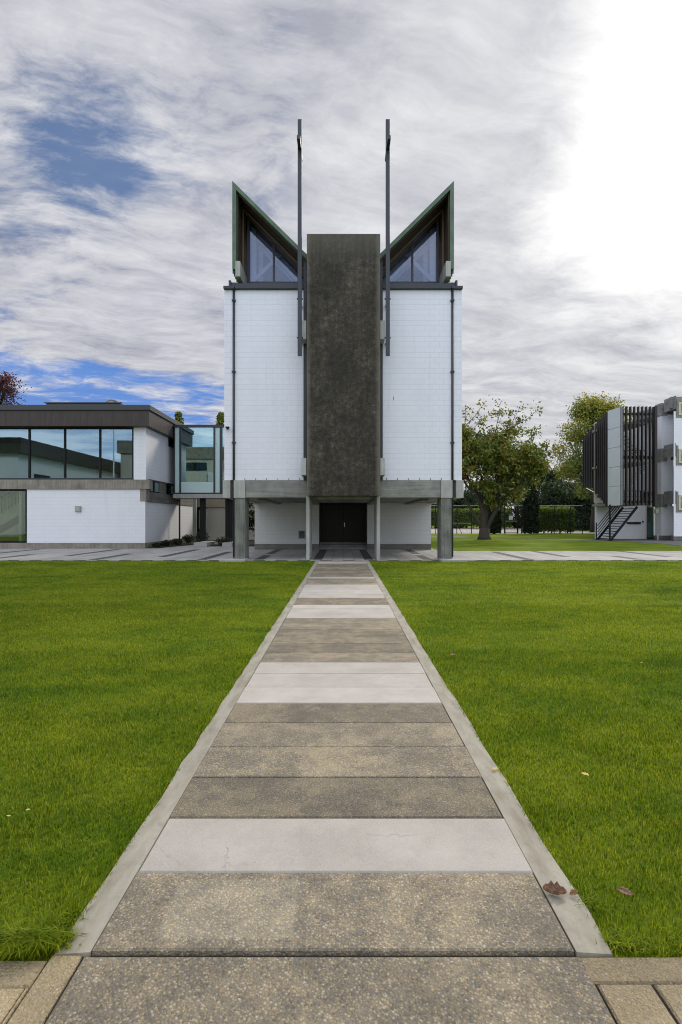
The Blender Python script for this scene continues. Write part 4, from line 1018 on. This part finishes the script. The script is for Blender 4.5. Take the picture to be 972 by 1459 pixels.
# magnolia-like tree right of the chapel
def magnolia():
    bx, by = X(690, 42.8), 42.8
    tr = thing('broad_leaf_tree', 'open crowned olive and rust leaved tree with forked trunk beside the chapel', 'tree', (bx, by, 0))
    mb = MB(); tips = []
    mb.tube([(bx, by, -.05), (bx, by, .25), (bx + .02, by, .9)], [.62, .46, .40], 12)
    B = Vector((bx, by, .75))
    for d_, r, l, dep in (((-.45, .1, 1.0), .15, 2.6, 4), ((-.10, -.25, 1.0), .26, 2.9, 4), ((.16, .1, 1.0), .24, 2.7, 4), ((.42, -.2, .95), .20, 2.6, 4), ((.10, .45, .95), .17, 2.5, 4)):
        grow(mb, B + Vector((d_[0] * .35, d_[1] * .3, rng.uniform(-.1, .2))), Vector(d_), r, l, dep, tips, .62, .20, 4, .74, (2, 3, 3))
    cen, base_t = [], []
    lo, hi = X(652, by) - .6, X(779, by)
    for q, dep in tips:
        q = Vector(q)
        if q.z < 2.6 or q.z > 10.9 or q.x > hi + .2: continue
        k = rng.randint(16, 30) if dep == 0 else rng.randint(5, 12)
        bt = rng.gauss(.42, .17)
        for _ in range(k):
            cen.append((q.x + rng.gauss(0, .24), q.y + rng.gauss(0, .24), q.z + rng.gauss(0, .20))); base_t.append(bt + rng.gauss(0, .18) + (.25 if rng.random() < .12 else 0))
    sk = [Vector(q) for q, _ in tips] + [B + Vector((0, 0, 1.2))]
    cx_ = (X(650, by) + X(780, by)) / 2
    for i in range(270):
        while True:
            v = Vector((rng.uniform(-1, 1), rng.uniform(-1, 1), rng.uniform(-1, 1)))
            if .2 < v.length < 1: break
        wide = 1.0 if v.z > -.55 else .75
        c = Vector((cx_ + v.x * 3.75 * wide, by + v.y * 3.3, 6.45 + v.z * 3.95))
        if v.z > .25 and rng.random() < .5: continue
        if v.x > .35 and v.z > .0 and rng.random() < .45: continue
        q = min(sk, key=lambda a_: (a_ - c).length_squared)
        mb.tube([tuple(q), tuple((q + c) / 2 + Vector((0, 0, -.12))), tuple(c)], [.03, .018, .008], 5, 0, False)
        bt = rng.gauss(.40, .18); sp = rng.uniform(.18, .36)
        for _ in range(rng.randint(22, 48)):
            cen.append((c.x + rng.gauss(0, sp), c.y + rng.gauss(0, sp), c.z + rng.gauss(0, sp * .7))); base_t.append(bt + rng.gauss(0, .18) + (.25 if rng.random() < .12 else 0))
    for px, pz in ((742, 577), (766, 583), (775, 604), (768, 622), (770, 650), (715, 572), (668, 578), (694, 569), (777, 668)):
        c = Vector((X(px, by), by + rng.uniform(-1.2, 1.2), Z(pz, by)))
        q = min(sk, key=lambda a_: (a_ - c).length_squared)
        mb.tube([tuple(q), tuple((q + c) / 2 + Vector((0, 0, -.15))), tuple(c)], [.035, .02, .008], 5, 0, False)
        for _ in range(46): f = rng.random() ** .6; e = q.lerp(c, f); cen.append((e.x + rng.gauss(0, .26), e.y + rng.gauss(0, .26), e.z + rng.gauss(0, .24))); base_t.append(rng.gauss(.5, .2))
    mb.build('trunk', 'bark', tr, 0, True)
    cen = np.array(cen)
    quads('crown', leaf_quads(cen, .14, None, .52), np.clip(np.array(base_t), 0, 1), 'lf_magnolia', tr)
    return len(cen)
NM = magnolia()

def clump_tree(name, label, x, y, h, w_, z0, mat, nl, size, lobes, trunk_r=.3, group=None, cat='tree', seed=None, pointed=False, tb=0.0, hollow=.55):
    if seed is not None: rng.seed(seed)
    tr = thing(name, label, cat, (x, y, 0), group)
    mb = MB(); tips = []
    mb.tube([(x, y, -.1), (x + .1, y, z0 * .6), (x, y, z0 + (h - z0) * .55)], [trunk_r, trunk_r * .75, trunk_r * .25], 9)
    cs = []
    for i in range(lobes):
        f = rng.random() ** .8; z = z0 + (h - z0) * f
        prof = (1 - f) if pointed else math.sin(math.pi * min(.98, max(.06, .18 + f * .80))) ** .7
        a = rng.uniform(0, 6.283); rr = w_ / 2 * prof * rng.uniform(.35, .95)
        s_ = w_ * rng.uniform(.13, .24) * (.34 if pointed else 1)
        c = Vector((x + math.cos(a) * rr, y + math.sin(a) * rr, min(z, h - s_ * .55))); cs.append((c, s_))
        mb.tube([(x, y, max(z0 * .6, c.z - rr * .9 - .5)), tuple(c * .55 + Vector((x, y, c.z - .3)) * .45), tuple(c)], [trunk_r * .3, trunk_r * .18, .02], 5)
    mb.build('trunk', 'bark_dark', tr, 0, True)
    allc, tt = [], []
    per = nl // lobes
    for c, s_ in cs:
        v = nrg.normal(size=(per, 3)); v /= np.linalg.norm(v, axis=1)[:, None]
        r = s_ * (hollow + (1.1 - hollow) * nrg.random(per)) * (1 + .25 * np.sin(v[:, 0] * 5 + c.x * 3) * np.cos(v[:, 2] * 4 + c.z))
        pts = np.array(c) + v * r[:, None] * np.array([1, 1, .8]); allc.append(pts)
        tt.append(np.clip(rng.gauss(.42 + tb, .16) + nrg.normal(0, .15, per) + .10 * v[:, 2], 0, 1))
    quads('crown', leaf_quads(np.concatenate(allc), size, None, .6), np.concatenate(tt), mat, tr)
    return tr
clump_tree('autumn_tree', 'tall yellowing tree behind the fin screen', X(846, 66), 66, Z(569, 66), 9.2, 4.5, 'lf_autumn', 26000, .15, 60, .5, seed=3, hollow=.35)
BG = 'dark trees beyond the court'
for px, Y, ytop, w_, lab, sd_ in ((778, 84, 672, 8, 'dark green tree behind the clipped hedge right of the cypress', 5), (812, 90, 690, 7.5, 'dark rounded tree behind the right end of the hedge', 6),
                                  (842, 78, 686, 7.0, 'dark bushy tree below the yellowing tree', 8), (735, 96, 668, 9, 'dark green tree behind the court gate', 9),
                                  (690, 98, 690, 9, 'dark tree seen through the forked trunk', 10), (645, 98, 700, 9, 'dark tree behind the hedge beside the chapel leg', 12), (872, 80, 700, 7, 'dark tree standing behind the metal staircase', 14)):
    clump_tree('evergreen_tree', lab, X(px, Y), Y, Z(ytop, Y), w_, .6, 'lf_evergreen', 15000, .20, 44, .4, BG, seed=sd_)
clump_tree('conifer_tree', 'green tree top above the glass walkway', X(255, 62), 62, Z(583, 62), 5.6, 3, 'lf_autumn', 9000, .13, 110, .3, seed=21, pointed=True, tb=-.2)
clump_tree('conifer_tree', 'tree top half hidden by the left edge of the chapel', X(315, 62), 62, Z(588, 62), 5.2, 3, 'lf_autumn', 9000, .13, 110, .3, seed=22, pointed=True, tb=-.15)
clump_tree('purple_tree', 'purple leaved tree rising above the flat roof', X(0, 56), 56, Z(533, 56), 7.2, 6, 'lf_purple', 11000, .12, 50, .3, seed=23, hollow=.2)
clump_tree('garden_tree', 'small dark garden tree in the passage beneath the glass walkway', -6.9, 37.2, 4.2, 2.6, 1.0, 'lf_shrub', 3000, .10, 24, .07, seed=31)

def cypress(px, Y, ytop, wpx, label):
    x = X(px, Y); h = Z(ytop, Y); w_ = wpx / F * Y
    tr = thing('cypress', label, 'cypress', (x, Y, 0), 'clipped cypress columns at the court fence')
    MB().tube([(x, Y, -.05), (x, Y, h * .8)], [.14, .03], 8).build('trunk', 'bark_dark', tr, 0, True)
    n = 9000
    zz = nrg.random(n); a = nrg.uniform(0, 6.283, n)
    r = w_ / 2 * (np.clip((1 - zz) * 3.2, 0, 1) ** .6) * (.62 + .42 * nrg.random(n)) * (1 + .08 * np.sin(a * 5 + zz * 19))
    cen = np.column_stack([x + np.cos(a) * r, Y + np.sin(a) * r, .1 + zz * (h - .1)])
    quads('crown', leaf_quads(cen, .12, None, .5), np.clip(nrg.normal(.4, .22, n), 0, 1), 'lf_cypress', tr)
cypress(756, 58.5, 684, 22, 'dark columnar cypress right of the court gate')
cypress(704, 58.5, 694, 19, 'dark columnar cypress left of the court gate')

def hedge(x0, x1, y0, y1, z0, z1, label, trunks, n, size=.10):
    h = thing('hedge', label, 'hedge', ((x0 + x1) / 2, (y0 + y1) / 2, 0))
    g = MB()
    for x in trunks: g.tube([(x, (y0 + y1) / 2, -.05), (x + .04, (y0 + y1) / 2, z0 + .6)], [.09, .07], 7)
    g.build('trunk', 'bark_dark', h)
    u = nrg.random((n, 3)); face = nrg.integers(0, 5, n); inset = nrg.random(n) ** 2 * .3
    px_ = x0 + u[:, 0] * (x1 - x0); py_ = y0 + u[:, 1] * (y1 - y0); pz_ = z0 + u[:, 2] * (z1 - z0)
    py_ = np.where(face <= 1, y0 + inset, py_); pz_ = np.where(face == 2, z1 - inset, pz_); px_ = np.where(face == 3, x1 - inset, px_); px_ = np.where(face == 4, x0 + inset, px_)
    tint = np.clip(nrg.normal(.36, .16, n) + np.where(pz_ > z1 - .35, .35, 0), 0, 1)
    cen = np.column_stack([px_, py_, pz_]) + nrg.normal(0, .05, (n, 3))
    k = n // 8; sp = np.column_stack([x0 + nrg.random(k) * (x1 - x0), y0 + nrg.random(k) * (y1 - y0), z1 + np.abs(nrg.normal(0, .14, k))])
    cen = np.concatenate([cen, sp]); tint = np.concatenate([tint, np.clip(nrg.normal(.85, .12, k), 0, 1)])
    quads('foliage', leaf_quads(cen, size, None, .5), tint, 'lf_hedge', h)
    MB().box(x0 + .3, x1 - .3, y0 + .3, y1 - .3, z0 + .25, z1 - .3).build('inner_growth', 'bark_dark', h)
hedge(X(770, 60), X(821, 60), 60.4, 61.8, Z(757.5, 60), Z(725.5, 60), 'clipped box hedge on short trunks right of the cypress', [X(p_, 60.5) for p_ in (778, 789, 801, 812)], 11000)
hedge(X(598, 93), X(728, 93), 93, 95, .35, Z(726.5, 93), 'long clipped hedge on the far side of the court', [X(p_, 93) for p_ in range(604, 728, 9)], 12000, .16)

# court fence with gate and notice
YQ = 60.0
fc = thing('court_fence', 'tall black mesh court fence with steel posts and top rail', 'fence', (X(700, YQ), YQ, 0))
zq = Z(720.5, YQ)
xq0, xq1 = X(575, YQ), X(830, YQ)
for px in (575, 598, 621, 651, 672, 695, 743, 766, 790, 813, 830):
    x = X(px, YQ); MB().tube([(x, YQ, -.05), (x, YQ, zq)], [.045, .045], 8).build('post', 'black', fc)
MB().bar((xq0, YQ, zq), (xq1, YQ, zq), .07, .07).build('top_rail', 'stone_grey', fc)
MB().bar((X(651, YQ), YQ, Z(745, YQ)), (X(658, YQ), YQ, 0), .05, .05).build('brace', 'black', fc)
g = MB()
def mesh_panel(g, x0, x1, y, z0, z1, step=.16, r=.0035):
    for x in np.arange(x0, x1, step): g.box(x - r, x + r, y - r, y + r, z0, z1)
    for z in np.arange(z0, z1, step): g.box(x0, x1, y - r * .8, y + r * .8, z - r, z + r)
mesh_panel(g, xq0, X(719, YQ), YQ + .05, .1, zq); mesh_panel(g, X(738, YQ), xq1, YQ + .05, .1, zq)
g.build('wire_mesh', 'black', fc)
g = MB()
for px in (672, 651): g.bar((X(px, YQ) - 1.6, YQ, Z(745.5, YQ)), (X(px, YQ), YQ, Z(745.5, YQ)), .05, .05)
g.build('mid_rail', 'stone_grey', fc)
gt = thing('court_gate', 'black framed mesh gate in the court fence between the cypresses', 'gate', (X(728.5, YQ), YQ, 0))
g = MB(); xg0, xg1 = X(719.3, YQ), X(737.6, YQ)
for x in (xg0, xg1): g.box(x - .07, x + .07, YQ - .07, YQ + .07, 0, zq)
g.bar((xg0, YQ, Z(726, YQ)), (xg1, YQ, Z(726, YQ)), .06, .06); g.bar((xg0, YQ, .12), (xg1, YQ, .12), .06, .06); g.build('gate_frame', 'black', gt)
MB().bar((xg0 + .07, YQ, Z(742.5, YQ)), (xg1 - .07, YQ, Z(742.5, YQ)), .06, .06).build('gate_rail', 'stone_grey', gt)
g = MB(); mesh_panel(g, xg0, xg1, YQ + .03, .12, Z(726, YQ)); g.build('wire_mesh', 'black', gt)
sg = thing('notice_sign', 'small white notice with green header hanging on the court gate', 'sign', (X(727.5, YQ), YQ - .09, Z(740.5, YQ)))
xs_, xe_ = X(725, YQ), X(730.3, YQ)
MB().box(xs_, xe_, YQ - .11, YQ - .085, Z(740.3, YQ), Z(735, YQ) - .002).build('board', 'sign_white', sg)
MB().box(xs_, xe_, YQ - .11, YQ - .085, Z(735, YQ), Z(732.8, YQ)).build('header', 'sign_green', sg)
g = MB()
for i, (a0, a1) in enumerate(((.1, .85), (.1, .7), (.1, .9), (.1, .6))): z = Z(736, YQ) - i * .08; g.box(xs_ + (xe_ - xs_) * a0, xs_ + (xe_ - xs_) * a1, YQ - .114, YQ - .1105, z - .02, z)
g.build('lettering', 'sign_ink', sg)

# low planting beside the left block and beneath the walkway
g = MB(); g.prism([(-10.83, 29.0), (-10.3, 29.0), (-9.3, 34.0), (-9.0, 39.5), (-10.83, 39.5)], 'z', .0, .05); g.box(-7.9, -4.8, 31.2, 40.0, .002, .06)
structure(g.build('garden_soil', 'soil'))
PLG = 'low shrubs in the narrow garden beds'
def shrub(x, y, w_, h, label, seed):
    rng.seed(seed)
    tr = thing('shrub', label, 'shrub', (x, y, 0), PLG)
    mb = MB()
    for i in range(6):
        a = rng.uniform(0, 6.28); mb.tube([(x, y, 0), (x + math.cos(a) * w_ * .3, y + math.sin(a) * w_ * .3, h * .8)], [.02, .008], 5)
    mb.build('stem', 'bark_dark', tr)
    n = 700; v = nrg.normal(size=(n, 3)); v /= np.linalg.norm(v, axis=1)[:, None]; r = nrg.random(n) ** .5
    cen = np.array([x, y, h * .55]) + v * r[:, None] * np.array([w_ / 2, w_ / 2, h * .5]); cen[:, 2] = np.maximum(cen[:, 2], .03)
    quads('foliage', leaf_quads(cen, .06, None, .4), np.clip(nrg.normal(.45, .25, n), 0, 1), 'lf_shrub', tr)
for i, (x, y, w_, h, lab) in enumerate(((-10.45, 29.5, .5, .28, 'low shrub nearest the front corner of the left block'), (-10.35, 30.7, .6, .38, 'dark shrub below the first slit window of the left block'),
        (-10.2, 32.2, .8, .42, 'shrub just before the downpipe of the left block'), (-10.1, 34.3, .9, .6, 'shrub just past the downpipe of the left block'), (-9.8, 36.6, 1.0, .75, 'shrub at the far end of the left bed'),
        (-7.15, 31.6, 1.1, .55, 'wide shrub between the two concrete post bases'), (-6.9, 33.9, 1.3, .9, 'taller shrub behind the black walkway posts'), (-5.5, 35.8, 1.3, 1.0, 'shrub tucked behind the chapel leg'))):
    shrub(x, y, w_, h, lab, 50 + i)

# fallen leaves
def fallen(px, py, size, mat, label, rz, curl=.5, z=-.002, name='fallen_leaf'):
    x, y = G(px, py)
    bm = bmesh.new(); N, K = 9, 5; vs = []
    for i in range(N):
        f = i / (N - 1); wd = math.sin(math.pi * min(1, f * .92 + .04)) ** .8 * .30 * (1 + .25 * math.sin(i * 2.7))
        row = []
        for k in range(K):
            q = (k / (K - 1) - .5) * 2
            row.append(bm.verts.new(((f - .5) * size, q * wd * size, size * (curl * (.42 * q * q * wd * 2 + .22 * (f - .45) ** 2 * 2) + .02 * math.sin(i * 2.3 + k)) + .004)))
        vs.append(row)
    for i in range(N - 1):
        for k in range(K - 1): bm.faces.new((vs[i][k], vs[i + 1][k], vs[i + 1][k + 1], vs[i][k + 1]))
    me = bpy.data.meshes.new(name); bm.to_mesh(me); bm.free(); me.materials.append(M[mat]); me.polygons.foreach_set('use_smooth', [True] * len(me.polygons))
    o = bpy.data.objects.new(name, me); C.objects.link(o); o.location = (x, y, z); o.rotation_euler = (rng.uniform(-.2, .2), rng.uniform(-.2, .2), rz)
    s = o.modifiers.new('thick', 'SOLIDIFY'); s.thickness = .0012
    tag(o, label, 'leaf', 'leaves fallen on the kerb and lawns')
fallen(790, 1272, .095, 'leaf_dead', 'large curled brown leaf on the right kerb', -.25, 1.0)
fallen(818, 1273, .040, 'leaf_dead', 'small brown leaf scrap at the grass edge beside the large curled leaf', .3, .6)
fallen(705, 1096, .040, 'leaf_yellow', 'yellow leaf on the right kerb strip', .5, .5)
fallen(834, 1107, .05, 'leaf_yellow', 'slender yellow leaf lying in the right lawn', -1.0, .4, .012)
fallen(890, 1275, .06, 'leaf_dead', 'brown leaf sunk in the right lawn near the front edge', -.6, .4, .010)
fallen(645, 935, .07, 'leaf_dead', 'dark leaf in the right lawn close to the path edge', .4, .5, .010)
fallen(914, 946, .035, 'leaf_yellow', 'pale yellow leaf far out in the right lawn', .1, .4, .012)
fallen(40, 1158, .022, 'leaf_yellow', 'pale leaf scrap in the left lawn', .4, .5, .012)
fallen(12, 1167, .024, 'leaf_yellow', 'yellow leaf scrap by the left border of the left lawn', -.2, .5, .012)
fallen(162, 802, .16, 'leaf_yellow', 'pale leaf on the left lawn just before the forecourt paving', .2, .5, .012)

# ------------------------------------------------------------------ render settings
sc.view_settings.view_transform = 'Standard'; sc.view_settings.look = 'None'; sc.view_settings.exposure = 0; sc.view_settings.gamma = 1
sc.view_settings.use_curve_mapping = False
sc.render.engine = 'CYCLES'
cy = sc.cycles
cy.use_denoising = True
try: cy.denoiser = 'OPENIMAGEDENOISE'
except Exception: pass
cy.filter_width = 1.05
cy.max_bounces = 8; cy.diffuse_bounces = 4; cy.glossy_bounces = 4; cy.transmission_bounces = 6; cy.transparent_max_bounces = 12
cy.sample_clamp_indirect = 6
